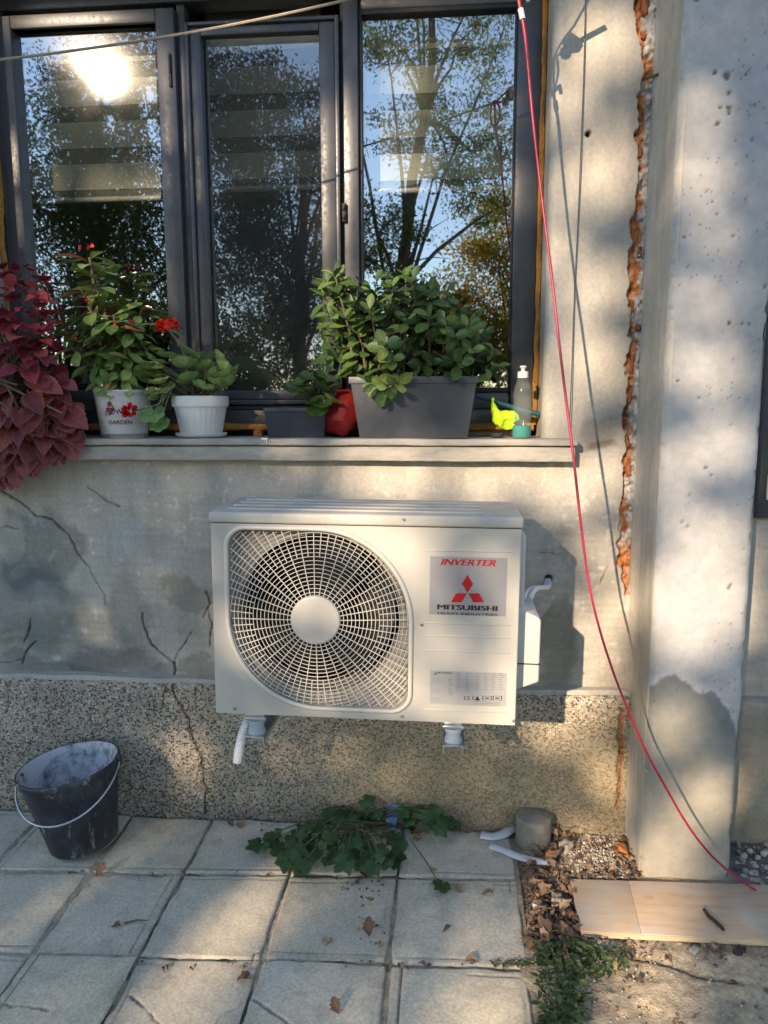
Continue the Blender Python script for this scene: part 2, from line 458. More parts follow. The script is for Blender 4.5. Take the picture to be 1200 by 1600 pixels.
def island_mat(name, stops, rough=.85, bmp=.4):
    m, t, p = nmat(name)
    s = t.nodes.new('ShaderNodeNewGeometry').outputs['Random Per Island']
    c = ramp(t, s, stops); co = coords(t); n = tex(t, co, 60, 5)
    c = mixc(t, 1.0, c, ramp(t, n.outputs[0], [(.3, (.7,)*3), (.7, (1.2,)*3)]), 'MULTIPLY')
    t.links.new(c, p.inputs['Base Color']); p.inputs['Roughness'].default_value = rough
    bump(t, p, n.outputs[0], bmp, .003); return m
MT['stone'] = island_mat('pale_rubble', [(0, (.24, .20, .15)), (.5, (.36, .32, .26)), (1, (.46, .43, .37))])
MT['litter'] = island_mat('leaf_litter', [(0, (.09, .055, .035)), (.3, (.15, .09, .055)), (.5, (.24, .145, .09)), (.65, (.12, .08, .055)), (.82, (.29, .19, .12)), (.93, (.34, .16, .07)), (1, (.40, .30, .20))])
MT['dryleaf'] = leaf_mat('dry_leaf', [(0, (.15, .085, .05)), (.5, (.24, .135, .075)), (1, (.32, .21, .13))], .85, .12)
MT['coleus'] = leaf_mat('coleus_leaf', [(0, (.15, .014, .028)), (.45, (.27, .028, .048)), (.75, (.37, .05, .065)), (.92, (.42, .08, .085)), (1, (.56, .15, .12))], .5, .22, margin=(.42, .10, .11))
MT['coleus_low'] = leaf_mat('coleus_old_leaf', [(0, (.16, .026, .034)), (.5, (.25, .05, .052)), (1, (.34, .095, .08))], .6, .2, margin=(.34, .13, .10))
MT['euph'] = leaf_mat('euphorbia_leaf', [(0, (.11, .20, .055)), (.5, (.16, .27, .075)), (.85, (.24, .35, .10)), (.96, (.30, .34, .12)), (1, (.45, .12, .07))], .45, .25)
MT['geran'] = leaf_mat('geranium_leaf', [(0, (.15, .25, .085)), (.5, (.20, .32, .11)), (1, (.27, .37, .14))], .6, .25)
MT['succ'] = leaf_mat('succulent_leaf', [(0, (.045, .095, .024)), (.5, (.075, .145, .034)), (.85, (.125, .20, .048)), (1, (.22, .28, .08))], .38, .12, spec=.5)
MT['ivy'] = leaf_mat('creeper_leaf', [(0, (.028, .075, .028)), (.5, (.04, .10, .035)), (1, (.06, .13, .045))], .5, .2)
MT['weed'] = leaf_mat('weed_leaf', [(0, (.035, .075, .03)), (.5, (.065, .12, .045)), (.85, (.12, .17, .06)), (1, (.24, .22, .08))], .6, .25, src='island')
MT['flower'] = leaf_mat('red_petal', [(0, (.62, .012, .01)), (.5, (.75, .02, .012)), (1, (.85, .06, .03))], .5, .25)
MT['pinkflower'] = leaf_mat('pink_bract', [(0, (.55, .03, .05)), (1, (.66, .07, .08))], .5, .25)
MT['paleflower'] = leaf_mat('pale_petal', [(0, (.75, .55, .50)), (1, (.8, .68, .6))], .5, .3)
def tree_leaf(name, stops, transl):
    m, t, p = nmat(name); t.nodes.remove(p)
    c = ramp(t, t.nodes.new('ShaderNodeNewGeometry').outputs['Random Per Island'], stops)
    d = N(t, 'BsdfDiffuse'); tr = N(t, 'BsdfTranslucent'); mx = N(t, 'MixShader'); mx.inputs[0].default_value = transl
    t.links.new(c, d.inputs[0]); t.links.new(c, tr.inputs[0]); t.links.new(d.outputs[0], mx.inputs[1]); t.links.new(tr.outputs[0], mx.inputs[2])
    t.links.new(mx.outputs[0], t.nodes['Material Output'].inputs['Surface']); return m
MT['tree_dark'] = tree_leaf('dark_tree_leaf', [(0, (.030, .050, .018)), (.5, (.048, .075, .025)), (1, (.075, .10, .035))], .3)
MT['tree_mid'] = tree_leaf('green_tree_leaf', [(0, (.07, .12, .03)), (.6, (.12, .18, .045)), (1, (.24, .22, .055))], .6)
MT['tree_gold'] = tree_leaf('autumn_tree_leaf', [(0, (.14, .17, .03)), (.5, (.34, .29, .045)), (.85, (.48, .33, .05)), (1, (.46, .22, .04))], .6)

# ================================================================== SETTING
def wpts(px, y=0.0):
    return [(cw(a, b, y).x, cw(a, b, y).z) for a, b in px]
SILL_Z = 1.262
WY = 0.15                                                 # front face of the window frame
WX0, WX1 = cw(2, 300, WY).x, cw(843, 300, WY).x           # window opening
WZT = 2.66
XR = WX1+0.012
Z_PL = 0.468                                              # top of plinth
PIL_X0, PIL_X1, PIL_Y = 0.572, 0.822, -0.232

house = empty('house', (0, 0.1, 0), 'old grey plastered house wall with anthracite window and speckled plinth', 'house')

cracks = [
    ([(0, 765), (35, 788), (55, 805), (80, 812), (108, 838), (118, 860), (135, 882)], 1.2, 1),
    ([(135, 882), (150, 908), (163, 925), (165, 945)], .6, .6),
    ([(222, 960), (230, 995), (245, 1015), (262, 1030), (270, 1038)], 1.3, 1),
    ([(270, 1036), (273, 1048), (272, 1064)], 3.4, 1),
    ([(300, 988), (285, 1010), (272, 1032)], 1.0, .8),
    ([(137, 762), (155, 775), (170, 786), (188, 793)], 1.5, .7),
    ([(48, 968), (44, 985), (39, 1003)], 1.6, .9),
    ([(56, 1004), (42, 1014), (36, 1026), (34, 1037)], 1.7, .9),
    ([(0, 1035), (20, 1034), (34, 1031)], .8, .7),
    ([(322, 925), (328, 945), (319, 965)], 1.5, .8),
    ([(326, 950), (330, 975), (329, 1008)], 1.2, .8),
    ([(0, 825), (12, 824), (30, 826)], 1.2, .6),
    ([(938, 912), (944, 898), (951, 884)], 1.3, .6),
    ([(845, 865), (875, 866)], 1.0, .5),
]
chase_px = [(1011, -60), (1011, 0), (1013, 50), (1019, 100), (1012, 150), (1008, 200), (1006, 245), (1007, 300), (1002, 350), (1001, 400),
            (997, 440), (994, 470), (997, 505), (997, 530), (993, 560), (990, 600), (988, 640), (986, 680), (984, 720), (982, 760), (981, 800), (981, 840), (980, 880), (978, 925)]
chase = wpts(chase_px)
chase_w = [13, 13, 13, 10, 12, 11, 10, 9, 12, 14, 12, 11, 10, 9, 10, 9, 10, 9, 9, 8, 12, 13, 11, 4]
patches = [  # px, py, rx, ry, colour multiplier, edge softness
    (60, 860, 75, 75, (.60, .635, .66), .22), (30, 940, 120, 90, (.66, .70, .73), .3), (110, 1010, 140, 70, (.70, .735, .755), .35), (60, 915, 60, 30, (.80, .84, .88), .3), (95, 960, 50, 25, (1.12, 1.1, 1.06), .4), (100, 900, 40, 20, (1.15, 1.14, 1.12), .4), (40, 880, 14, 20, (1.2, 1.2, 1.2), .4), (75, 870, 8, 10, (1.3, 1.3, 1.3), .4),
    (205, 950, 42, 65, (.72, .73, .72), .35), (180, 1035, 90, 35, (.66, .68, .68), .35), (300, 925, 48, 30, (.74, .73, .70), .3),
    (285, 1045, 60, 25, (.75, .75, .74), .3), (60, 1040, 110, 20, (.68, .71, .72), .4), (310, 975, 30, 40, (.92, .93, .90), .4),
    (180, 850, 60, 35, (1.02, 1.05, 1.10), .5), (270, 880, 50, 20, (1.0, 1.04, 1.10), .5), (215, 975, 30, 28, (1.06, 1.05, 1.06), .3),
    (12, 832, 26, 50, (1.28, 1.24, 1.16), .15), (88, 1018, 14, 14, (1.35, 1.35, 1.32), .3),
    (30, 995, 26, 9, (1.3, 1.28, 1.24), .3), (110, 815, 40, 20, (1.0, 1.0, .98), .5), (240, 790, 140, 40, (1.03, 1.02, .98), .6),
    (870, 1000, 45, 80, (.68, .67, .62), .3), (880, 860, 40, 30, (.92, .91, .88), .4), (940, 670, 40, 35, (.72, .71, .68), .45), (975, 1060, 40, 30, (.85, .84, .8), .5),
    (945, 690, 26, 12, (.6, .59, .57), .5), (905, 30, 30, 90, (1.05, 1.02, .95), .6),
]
def wall_fn(X, Z):
    big = fbm(X, Z, 2.2, 4, 3); mid = fbm(X, Z, 9, 4, 8); fine = fbm(X, Z, 60, 3, 21)
    right = sstep(WX1-.02, WX1+.02, X)
    base = np.stack([.425+0*X, .398+0*X, .348+0*X], -1)
    warm = np.stack([.425+0*X, .40+0*X, .35+0*X], -1)
    c = base*(1-right[..., None])+warm*right[..., None]
    c = c*(.80+.26*big+.16*mid)[..., None]
    wx = X+(fbm(X, Z, 9, 5, 31)-.5)*.15; wz = Z+(fbm(X, Z, 9, 5, 47)-.5)*.13
    h = (big-.5)*.012+(mid-.5)*.005+(fine-.5)*.0012
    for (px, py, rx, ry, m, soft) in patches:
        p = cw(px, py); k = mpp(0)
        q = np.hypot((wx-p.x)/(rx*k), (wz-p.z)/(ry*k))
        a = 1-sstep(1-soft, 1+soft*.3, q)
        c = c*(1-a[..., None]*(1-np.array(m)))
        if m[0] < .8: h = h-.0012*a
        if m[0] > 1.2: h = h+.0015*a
    # faint horizontal brush marks of the lower render
    c = c*(1+.22*(fbm(X*.12, Z, 95, 3, 77)-.5)*(Z < 1.1))[..., None]
    sp_ = sstep(.66, .78, fbm(X, Z, 45, 3, 87))*(Z < 1.2)
    c = c*(1+.30*sp_[..., None]*sstep(.4, .6, fbm(X, Z, 5, 3, 88))[..., None])
    for pts, w, k in cracks:
        jx = X+(fbm(X, Z, 38, 4, 5)-.5)*.014; jz = Z+(fbm(X, Z, 38, 4, 6)-.5)*.014
        d, _, _ = dpoly(jx, jz, wpts(pts)); w = w*mpp(0)*(-.1+1.5*fbm(X, Z, 26, 3, 41))
        a = (1-sstep(w*.5, np.maximum(w*1.3, 0)+.0011, d))*k
        c = c*(1-.74*a[..., None]); h = h-.007*a
    # chased channel with broken brick and mortar
    jx = X+(fbm(X, Z, 35, 4, 55)-.5)*.035; jz = Z+(fbm(X, Z, 35, 4, 56)-.5)*.035
    d, side, tt = dpoly(jx, jz, chase)
    zz = np.array([p[1] for p in chase])[::-1]; ww = np.array(chase_w)[::-1]*mpp(0)
    w = np.interp(Z, zz, ww)
    a = 1-sstep(w-.003, w+.003, d)
    rub = fbm(X, Z, 110, 4, 63); chunk = fbm(X, Z, 38, 3, 64)
    lat = -side*d/np.maximum(w, 1e-4)                       # -1 left .. 1 right
    isb = (sstep(.15, -.1, lat*1.0+.9*(fbm(X, Z, 26, 3, 65)-.5)*2.0+.0))
    lower = sstep(.98, .90, Z)                             # bottom run is all brick
    isb = np.maximum(isb*sstep(.42, .5, fbm(X*1.6, Z, 16, 2, 99)+.06), lower)
    brick = np.array([.56, .22, .085])*(.55+.95*rub)[..., None]
    dust = sstep(.45, .7, fbm(X, Z, 50, 4, 68))*.4
    brick = brick*(1-dust[..., None])+np.array([.45, .40, .34])*dust[..., None]
    mort = np.array([.60, .57, .53])*(.45+1.1*rub)[..., None]
    inside = brick*isb[..., None]+mort*(1-isb[..., None])
    dark = sstep(.56, .74, fbm(X, Z, 70, 3, 66))
    inside = inside*(1-.6*dark[..., None])
    c = c*(1-a[..., None])+inside*a[..., None]
    h = h-a*(.016+.030*(chunk-.35)+.022*(rub-.5)-.006*(1-isb))
    rim = (1-sstep(.0, .012, np.abs(d-w)))*(Z > .88)
    c = c*(1+.12*rim[..., None]*(1-a[..., None]))
    # hole for the pipe, nail hole
    for px, py, r in ((857, 904, 6.5), (919, 209, 4.0), (921, 207, 3)):
        p = cw(px, py); q = np.hypot(X-p.x, Z-p.z); a2 = 1-sstep(r*.7*mpp(0), r*1.2*mpp(0), q)
        c = c*(1-.93*a2[..., None]); h = h-.012*a2
    # rounded arris next to the window reveal
    dx = np.clip((XR+.026-X)/.026, 0, 1)*(X > XR-.002)*(Z > SILL_Z-.01)
    y = -h+(1-np.sqrt(np.clip(1-dx*dx, 0, 1)))*.03
    P = np.stack([X, y, Z], -1)
    return P, np.clip(c, .004, .8)
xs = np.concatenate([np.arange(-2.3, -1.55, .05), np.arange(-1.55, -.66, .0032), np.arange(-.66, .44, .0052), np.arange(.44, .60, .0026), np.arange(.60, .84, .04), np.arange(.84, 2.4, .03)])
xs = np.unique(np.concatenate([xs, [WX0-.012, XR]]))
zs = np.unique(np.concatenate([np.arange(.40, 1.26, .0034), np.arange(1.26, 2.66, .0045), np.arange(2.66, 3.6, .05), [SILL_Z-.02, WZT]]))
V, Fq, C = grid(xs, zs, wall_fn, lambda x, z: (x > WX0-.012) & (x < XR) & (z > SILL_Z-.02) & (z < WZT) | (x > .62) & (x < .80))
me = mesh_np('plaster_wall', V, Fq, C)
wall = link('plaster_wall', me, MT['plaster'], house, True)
# reveals and lintel soffit, back of the wall
mb = MB()
mb.box(XR-.0, XR+.10, .028, .34, SILL_Z-.03, WZT+.1)
mb.box(WX0-.112, WX0-.012, .002, .34, SILL_Z-.03, WZT+.1)
mb.box(WX0-.012, XR, .002, .34, WZT, WZT+.1)
mb.box(WX0-.012, XR, WY-.03, .34, .9, SILL_Z-.035)
me = mb.mesh('reveal')
a = me.color_attributes.new('Col', 'FLOAT_COLOR', 'POINT')
for d_ in a.data: d_.color = (.40, .375, .32, 1)
link('reveal', me, MT['plaster'], house)

# bricks showing in the chase
def chunk_mesh(name, sx, sy, sz, seed, res=3, amp=.25):
    bm = bmesh.new(); bmesh.ops.create_cube(bm, size=1)
    bmesh.ops.subdivide_edges(bm, edges=bm.edges[:], cuts=res, use_grid_fill=True)
    for v in bm.verts:
        n = mnoise.noise_vector(v.co*2.3+Vector((seed*3.1, seed*1.7, seed)))
        v.co = Vector((v.co.x*sx, v.co.y*sy, v.co.z*sz))+Vector((n.x*sx, n.y*sy, n.z*sz))*amp
    me = bpy.data.meshes.new(name); bm.to_mesh(me); bm.free(); return me
brick_me = [chunk_mesh('brick', .030, .03, .050, i) for i in range(5)]
for i, (px, py, sx, sz) in enumerate([(1011, 12, .9, 1.2), (1009, 58, .5, .5), (1004, 180, .5, .8), (1004, 240, .55, .7), (1022, 292, .5, .5), (1003, 395, .6, .8),
                                      (992, 480, .4, .9), (1001, 512, .7, .4), (991, 570, .5, 1.3), (988, 620, .5, .9), (984, 690, .6, .9), (986, 735, .7, .8)]):
    p = cw(px-5, py, .020)
    o = link('brick', brick_me[i % 5], MT['brick'], None, True)
    o.matrix_basis = Matrix.Translation(p) @ Matrix.Rotation(random.uniform(-.2, .2), 4, 'Y') @ Matrix.Diagonal((sx*.62, .8, sz*.8, 1))
    adopt(o, house)
for px, py, L in ((1020, 118, 8), (1030, 213, 10), (1014, 467, 9)):   # nail ends left in the channel
    p = cw(px, py, -.012)
    MB().tube([p+Vector((-.012, .02, 0)), p+Vector((.010, -.012, -.002))], .0035, 6).build('nail', MT['wire'], house)

# plinth ------------------------------------------------------------
plc = [([(272, 1064), (270, 1077), (279, 1096), (293, 1120), (300, 1150), (313, 1180), (316, 1205), (322, 1235), (320, 1272)], 1.5, 1),
       ([(264, 1052), (258, 1078), (252, 1105)], 1.2, .8), ([(10, 1070), (14, 1090), (11, 1110)], .9, .5)]
PY = -.042
def plinth_fn(X, Z):
    m = fbm(X, Z, 3, 4, 12)
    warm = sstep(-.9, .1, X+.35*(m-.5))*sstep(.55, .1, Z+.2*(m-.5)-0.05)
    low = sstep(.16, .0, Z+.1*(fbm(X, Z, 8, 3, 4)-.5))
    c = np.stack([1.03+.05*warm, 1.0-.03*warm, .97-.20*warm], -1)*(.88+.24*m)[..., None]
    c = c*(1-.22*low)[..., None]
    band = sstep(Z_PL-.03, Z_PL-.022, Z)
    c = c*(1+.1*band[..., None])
    h = (m-.5)*.010+(fbm(X, Z, 110, 2, 9)-.5)*.0035*(1-band)
    for pts, w, k in plc:
        jx = X+(fbm(X, Z, 38, 4, 5)-.5)*.014; jz = Z+(fbm(X, Z, 38, 4, 6)-.5)*.014
        d, _, _ = dpoly(jx, jz, wpts(pts, PY)); w = w*mpp(0)*.8
        a = (1-sstep(w*.5, w*1.5+.0012, d))*k
        c = c*(1-.9*a[..., None]); h = h-.006*a
    # plain rendered margin next to the pillar
    mar = sstep(.455, .50, X+.05*(fbm(X, Z, 14, 3, 2)-.5))
    # exposed brick streaks
    for pts, w in (([(972, 1112), (970, 1150), (973, 1175)], 4.2), ([(970, 1178), (969, 1215), (966, 1262)], 3.2)):
        jx = X+(fbm(X, Z, 45, 4, 55)-.5)*.022; jz = Z
        d, _, _ = dpoly(jx, jz, wpts(pts, PY)); a = 1-sstep(w*mpp(0)*.8, w*mpp(0)*1.3, d)
        rr = np.array([.95, .50, .30])*(.5+1.0*fbm(X, Z, 100, 3, 8))[..., None]
        c = c*(1-a[..., None])+rr*a[..., None]; h = h-.010*a*(.4+fbm(X, Z, 90, 2, 7))
    top = np.clip((Z-(Z_PL-.012))/.012, 0, 1)
    y = PY-h+(1-np.sqrt(np.clip(1-top*top, 0, 1)))*.05
    return np.stack([X, y, Z], -1), np.clip(c, .02, 1.4)
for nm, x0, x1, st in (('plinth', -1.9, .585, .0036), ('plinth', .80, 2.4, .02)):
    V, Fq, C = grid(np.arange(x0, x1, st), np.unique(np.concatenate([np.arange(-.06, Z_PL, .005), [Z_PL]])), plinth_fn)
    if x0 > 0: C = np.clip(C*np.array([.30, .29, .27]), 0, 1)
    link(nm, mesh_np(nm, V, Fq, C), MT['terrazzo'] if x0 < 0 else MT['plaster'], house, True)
# smooth rendered margin beside the pillar and thin band along the plinth's top
mb = MB()
me = mb.box(-2.3, .575, -.030, .01, Z_PL-.004, Z_PL+.012).mesh('plinth_capping')
bm = bmesh.new(); bm.from_mesh(me)
for i in range(1, 90): bmesh.ops.bisect_plane(bm, geom=bm.verts[:]+bm.edges[:]+bm.faces[:], plane_co=(-2.3+i*.032, 0, 0), plane_no=(1, 0, 0))
for v in bm.verts: v.co += Vector((0, .012*(mnoise.noise(v.co*9)), .006*mnoise.noise(v.co*7+Vector((3, 0, 0)))))
bm.to_mesh(me); bm.free()
a = me.color_attributes.new('Col', 'FLOAT_COLOR', 'POINT')
for d_ in a.data: d_.color = (.43, .41, .37, 1)
link('plinth_capping', me, MT['plaster'], house)

# sill ---------------------------------------------------------------
def rough_box(name, x0, x1, y0, y1, z0, z1, mat, parent, step=.03, amp=.0025, bevel=.004, seed=0):
    bm = bmesh.new()
    me = MB().box(x0, x1, y0, y1, z0, z1).mesh(name); bm.from_mesh(me)
    bmesh.ops.recalc_face_normals(bm, faces=bm.faces)
    bmesh.ops.bevel(bm, geom=bm.edges[:], offset=bevel, segments=2, affect='EDGES', profile=.5)
    for ax, (a, b) in enumerate(((x0, x1), (y0, y1), (z0, z1))):
        k = int((b-a)/step); no = [0, 0, 0]; no[ax] = 1
        for i in range(1, k):
            co = [0, 0, 0]; co[ax] = a+(b-a)*i/k
            bmesh.ops.bisect_plane(bm, geom=bm.verts[:]+bm.edges[:]+bm.faces[:], plane_co=co, plane_no=no)
    for v in bm.verts:
        v.co += mnoise.noise_vector(v.co*11+Vector((seed, 0, 0)))*amp+mnoise.noise_vector(v.co*40)*amp*.4
    bm.to_mesh(me); bm.free()
    o = link(name, me, mat, parent); me.shade_smooth()
    try: me.set_sharp_from_angle(angle=math.radians(50))
    except Exception: pass
    return o
SX1 = cw(903, 690, -.06).x
zmid, zbot = cw(600, 697, -.06).z, cw(600, 721, -.055).z
ss = rough_box('window_sill', -1.75, SX1, -.062, .20, zmid+.001, SILL_Z, MT['sill'], house, .03, .002, .004)
rough_box('sill_course', -1.75, SX1-.004, -.052, .04, zbot, zmid-.003, MT['sill'], house, .03, .0018, .004, 5)
# splash of white paint at the sill's edge
mb = MB(); p = cw(414, 686, -.0655)
mb.box(p.x-.012, p.x+.008, -.0655, -.060, p.z-.002, p.z+.003); mb.box(p.x+.003, p.x+.006, -.0655, -.060, p.z-.014, p.z); mb.box(p.x-.003, p.x-.001, -.0655, -.060, p.z-.009, p.z)
mb.build('paint_drip', MT['white_plastic'], ss, bevel=.0008)

# window ---------------------------------------------------------------
def wx(px, y=WY): return cw(px, 300, y).x
def wz(px, py, y=WY): return cw(px, py, y).z
ZB = wz(400, 664)                                         # underside of the outer frame
gz_b = wz(400, 608)
D = WY
frame = MB().ring(WX0+.004, WX1-.004, ZB, WZT-.01, (.034, wx(836)-wx(803)+.008, .05, .05), D, D+.075).build('window', MT['anthracite'], house, bevel=.003)
GTL, GTR = wz(130, 43), wz(690, 15)
sx0, sx1 = wx(15), wx(284)
zt = GTR+.03
def win(name, mb, mat='anthracite', bevel=.003): return mb.build(name, MT[mat], frame, bevel=bevel)
# left sash, with its outer bead proud of the frame
GL0, GL1 = wx(37), wx(256)
win('sash_frame', MB().ring(sx0, sx1, ZB+.045, GTL+.040, (GL0-sx0, sx1-GL1, gz_b-ZB-.045, .040), D-.012, D+.05))
win('sash_bead', MB().ring(GL0-.012, GL1+.008, gz_b-.01, GTL+.010, (.010, .006, .008, .010), D-.004, D+.02), 'black', .001)
win('mullion', MB().box(wx(284), wx(297), D+.012, D+.06, ZB+.045, WZT-.06))
# insect screen in the middle bay
c0, c1 = wx(298), wx(532)
m0, m1 = wx(321), wx(501)
zst, zsb = wz(400, 30), wz(400, 618)
win('screen_frame', MB().ring(c0, c1, zsb-.03, zst, (.012, .014, .016, .012), D-.006, D+.03))
win('screen_bead', MB().ring(c0+.0125, c1-.0145, zsb-.0135, zst-.0125, (m0-c0-.0125, c1-.0145-m1, .03, .026), D+.004, D+.034))
win('insect_screen', MB().add([(m0, D+.020, zsb), (m1, D+.020, zsb), (m1, D+.020, zst-.03), (m0, D+.020, zst-.03)], [(0, 1, 2, 3)]), 'screen', 0)
win('mullion', MB().box(wx(538), wx(561), D-.010, D+.055, ZB+.045, WZT-.06))
win('gasket', MB().box(wx(532)+.001, wx(538)-.001, D+.022, D+.05, ZB+.045, WZT-.06), 'black', 0)
win('gasket', MB().ring(wx(561)+.0005, wx(804), gz_b-.012, GTR+.014, (.010, .006, .014, .014), D+.006, D+.045), 'black', .001)
win('bottom_rail', MB().box(wx(562), wx(803), D+.012, D+.055, ZB+.051, gz_b-.013))
win('bottom_rail', MB().box(wx(298), wx(532), D+.012, D+.055, ZB+.051, zsb-.033))
win('top_rail', MB().box(wx(562), wx(803), D+.012, D+.055, GTR+.016, WZT-.062))
def pane(x0, x1, z0, z1, y, rz=0, rx=0):
    xc, zc = (x0+x1)/2, (z0+z1)/2
    o = MB().box(x0-xc, x1-xc, -.003, .003, z0-zc, z1-zc).build('pane', MT['glass'], None)
    # only the outer face is kept as a sheet so that each pane mirrors once
    bm = bmesh.new(); bm.from_mesh(o.data)
    bmesh.ops.delete(bm, geom=[f for f in bm.faces if f.normal.y > -.5], context='FACES_ONLY'); bm.to_mesh(o.data); bm.free()
    o.matrix_basis = Matrix.Translation((xc, y, zc)) @ Matrix.Rotation(rz, 4, 'Z') @ Matrix.Rotation(rx, 4, 'X')
    return adopt(o, frame)
pane(GL0-.006, GL1+.004, gz_b-.004, GTL+.005, D+.022, math.radians(.0), math.radians(.0))
pane(c0+.004, c1-.002, gz_b-.02, zst-.01, D+.046)
pane(wx(563), wx(803), gz_b-.006, GTR+.006, D+.030, math.radians(.1))
# hinge, latch
h0 = cw(266, 110, D-.014)
win('hinge', MB().box(h0.x-.004, h0.x+.004, D-.020, D-.012, h0.z-.048, h0.z+.048).box(h0.x-.0015, h0.x+.0025, D-.023, D-.018, h0.z-.01, h0.z+.04), 'black', .001)
h0 = cw(538, 333, D-.012)
win('latch', MB().box(h0.x-.006, h0.x+.007, D-.022, D-.011, h0.z-.028, h0.z+.028).tube([(h0.x, D-.024, h0.z-.02), (h0.x, D-.024, h0.z-.008)], .005, 8).tube([(h0.x, D-.024, h0.z+.006), (h0.x, D-.024, h0.z+.02)], .005, 8), 'black', .001)
# foam round the frame
fm = MB(); k = 60
for (xa, za, xb, zb, r) in ((WX1+.003, ZB, WX1+.003, WZT-.02, .010), (WX0-.003, ZB, WX0-.003, WZT-.02, .010), (WX0, ZB-.006, WX1, ZB-.006, .014)):
    pts = [Vector((xa+(xb-xa)*i/k, WY-.002+.008*mnoise.noise(Vector((i*.37, za, xa))), za+(zb-za)*i/k)) for i in range(k+1)]
    fm.tube([p+Vector((.003*mnoise.noise(Vector((i*.5, 2, xa))), 0, .003*mnoise.noise(Vector((i*.5, 5, xa))))) for i, p in enumerate(pts)], [r*(.75+.5*abs(mnoise.noise(Vector((i*.6, 8, xa))))) for i in range(k+1)], 7)
fm.build('foam_seal', MT['foam'], frame, smooth=True)

# roller blinds of alternating bands behind the glass
def blind(x0, x1, zbot_, y, label):
    b = empty('zebra_blind', ((x0+x1)/2, y, zbot_), label, 'blind', 'banded roller blinds behind the window')
    z = zbot_
    MB().tube([(x0, y, z), (x1, y, z)], .009, 8).build('bottom_bar', MT['blind_bar'], b, smooth=True)
    z += .010; on = False; first = True
    while z < WZT-.05:
        hgt = (.022 if first else .050) if not on else .082
        first = False
        MB().box(x0, x1, y-.0006+(.0 if on else .002), y+.0006+(.0 if on else .002), z, min(z+hgt, WZT-.02)).build('band', MT['cream_blind' if on else 'sheer'], b)
        z += hgt; on = not on
    return b
blind(wx(40, D+.10), wx(252, D+.10), wz(150, 312, D+.10), D+.10, 'cream banded roller blind behind the left window pane')
blind(wx(330, D+.12), wx(505, D+.12), wz(400, 295, D+.12), D+.12, 'banded roller blind behind the insect screen in the middle bay')
blind(wx(574, D+.11), wx(800, D+.11), wz(640, 298, D+.11), D+.11, 'cream banded roller blind behind the right window pane')
# room behind
room = MB()
room.add([(-3, .34, .2), (2.2, .34, .2), (2.2, 3.4, .2), (-3, 3.4, .2)], [(0, 1, 2, 3)])
room.add([(-3, .34, 2.9), (2.2, .34, 2.9), (2.2, 3.4, 2.9), (-3, 3.4, 2.9)], [(3, 2, 1, 0)])
room.add([(-3, 3.4, .2), (2.2, 3.4, .2), (2.2, 3.4, 2.9), (-3, 3.4, 2.9)], [(0, 1, 2, 3)])
room.add([(-3, .34, .2), (-3, 3.4, .2), (-3, 3.4, 2.9), (-3, .34, 2.9)], [(0, 1, 2, 3)])
room.add([(2.2, .34, .2), (2.2, 3.4, .2), (2.2, 3.4, 2.9), (2.2, .34, 2.9)], [(3, 2, 1, 0)])
for (a_, b_, e_, f_) in ((-3, WX0-.11, .2, 2.9), (XR+.10, 2.2, .2, 2.9), (WX0-.11, XR+.10, .2, SILL_Z-.035), (WX0-.11, XR+.10, WZT+.1, 2.9)):
    room.add([(a_, .341, e_), (b_, .341, e_), (b_, .341, f_), (a_, .341, f_)], [(0, 1, 2, 3)])
tag(room.build('room_interior', MT['room']), kind='structure')
# neighbouring dark window beyond the pillar
w2 = MB().ring(.90, 1.7, 1.03, 2.3, (.05, .05, .05, .05), -.03, .05).build('side_window', MT['anthracite'], house, bevel=.003)
MB().box(.93, .945, -.040, -.030, 1.085, 1.16).build('frame_trim', MT['white_plastic'], w2, bevel=.002)
MB().add([(.95, .02, 1.08), (1.65, .02, 1.08), (1.65, .02, 2.25), (.95, .02, 2.25)], [(0, 1, 2, 3)]).build('pane', simple('brown_shutter', (.10, .085, .07), (.08, .065, .055), 8, .5), w2)

# pillar --------------------------------------------------------------
pits = [(1089, 0, 5), (1117, 113, 4), (1136, 119, 7), (1140, 145, 4), (1140, 168, 5), (1125, 168, 3), (1123, 192, 4), (1166, 115, 2.5), (1094, 72, 2), (1175, 218, 2), (1166, 312, 2), (1196, 447, 3), (1069, 371, 3.5), (1146, 368, 2.5),
        (1140, 505, 4), (1161, 505, 2.5), (1171, 506, 2), (1092, 622, 3), (1110, 560, 2.5), (1110, 747, 3), (1112, 743, 2), (1141, 748, 3.5), (1103, 731, 3.5), (1122, 750, 2), (1060, 595, 2.5), (1066, 815, 3.5), (1075, 823, 3), (1140, 920, 4), (1142, 915, 2),
        (1113, 315, 2), (1121, 334, 2), (1103, 300, 2.5), (1083, 318, 2), (1140, 175, 2.5)]
def pil_col(U, Z):
    m = fbm(U, Z, 5, 5, 71); n = fbm(U, Z, 22, 4, 72)
    c = np.stack([.40+0*U, .402+0*U, .40+0*U], -1)*(.80+.28*m+.14*n)[..., None]
    return c, (m-.5)*.008+(n-.5)*.003
wet = wpts([(1015, 1068), (1030, 1060), (1045, 1052), (1070, 1060), (1085, 1075), (1100, 1083), (1112, 1080), (1125, 1090), (1138, 1105), (1146, 1130), (1155, 1160)], PIL_Y)
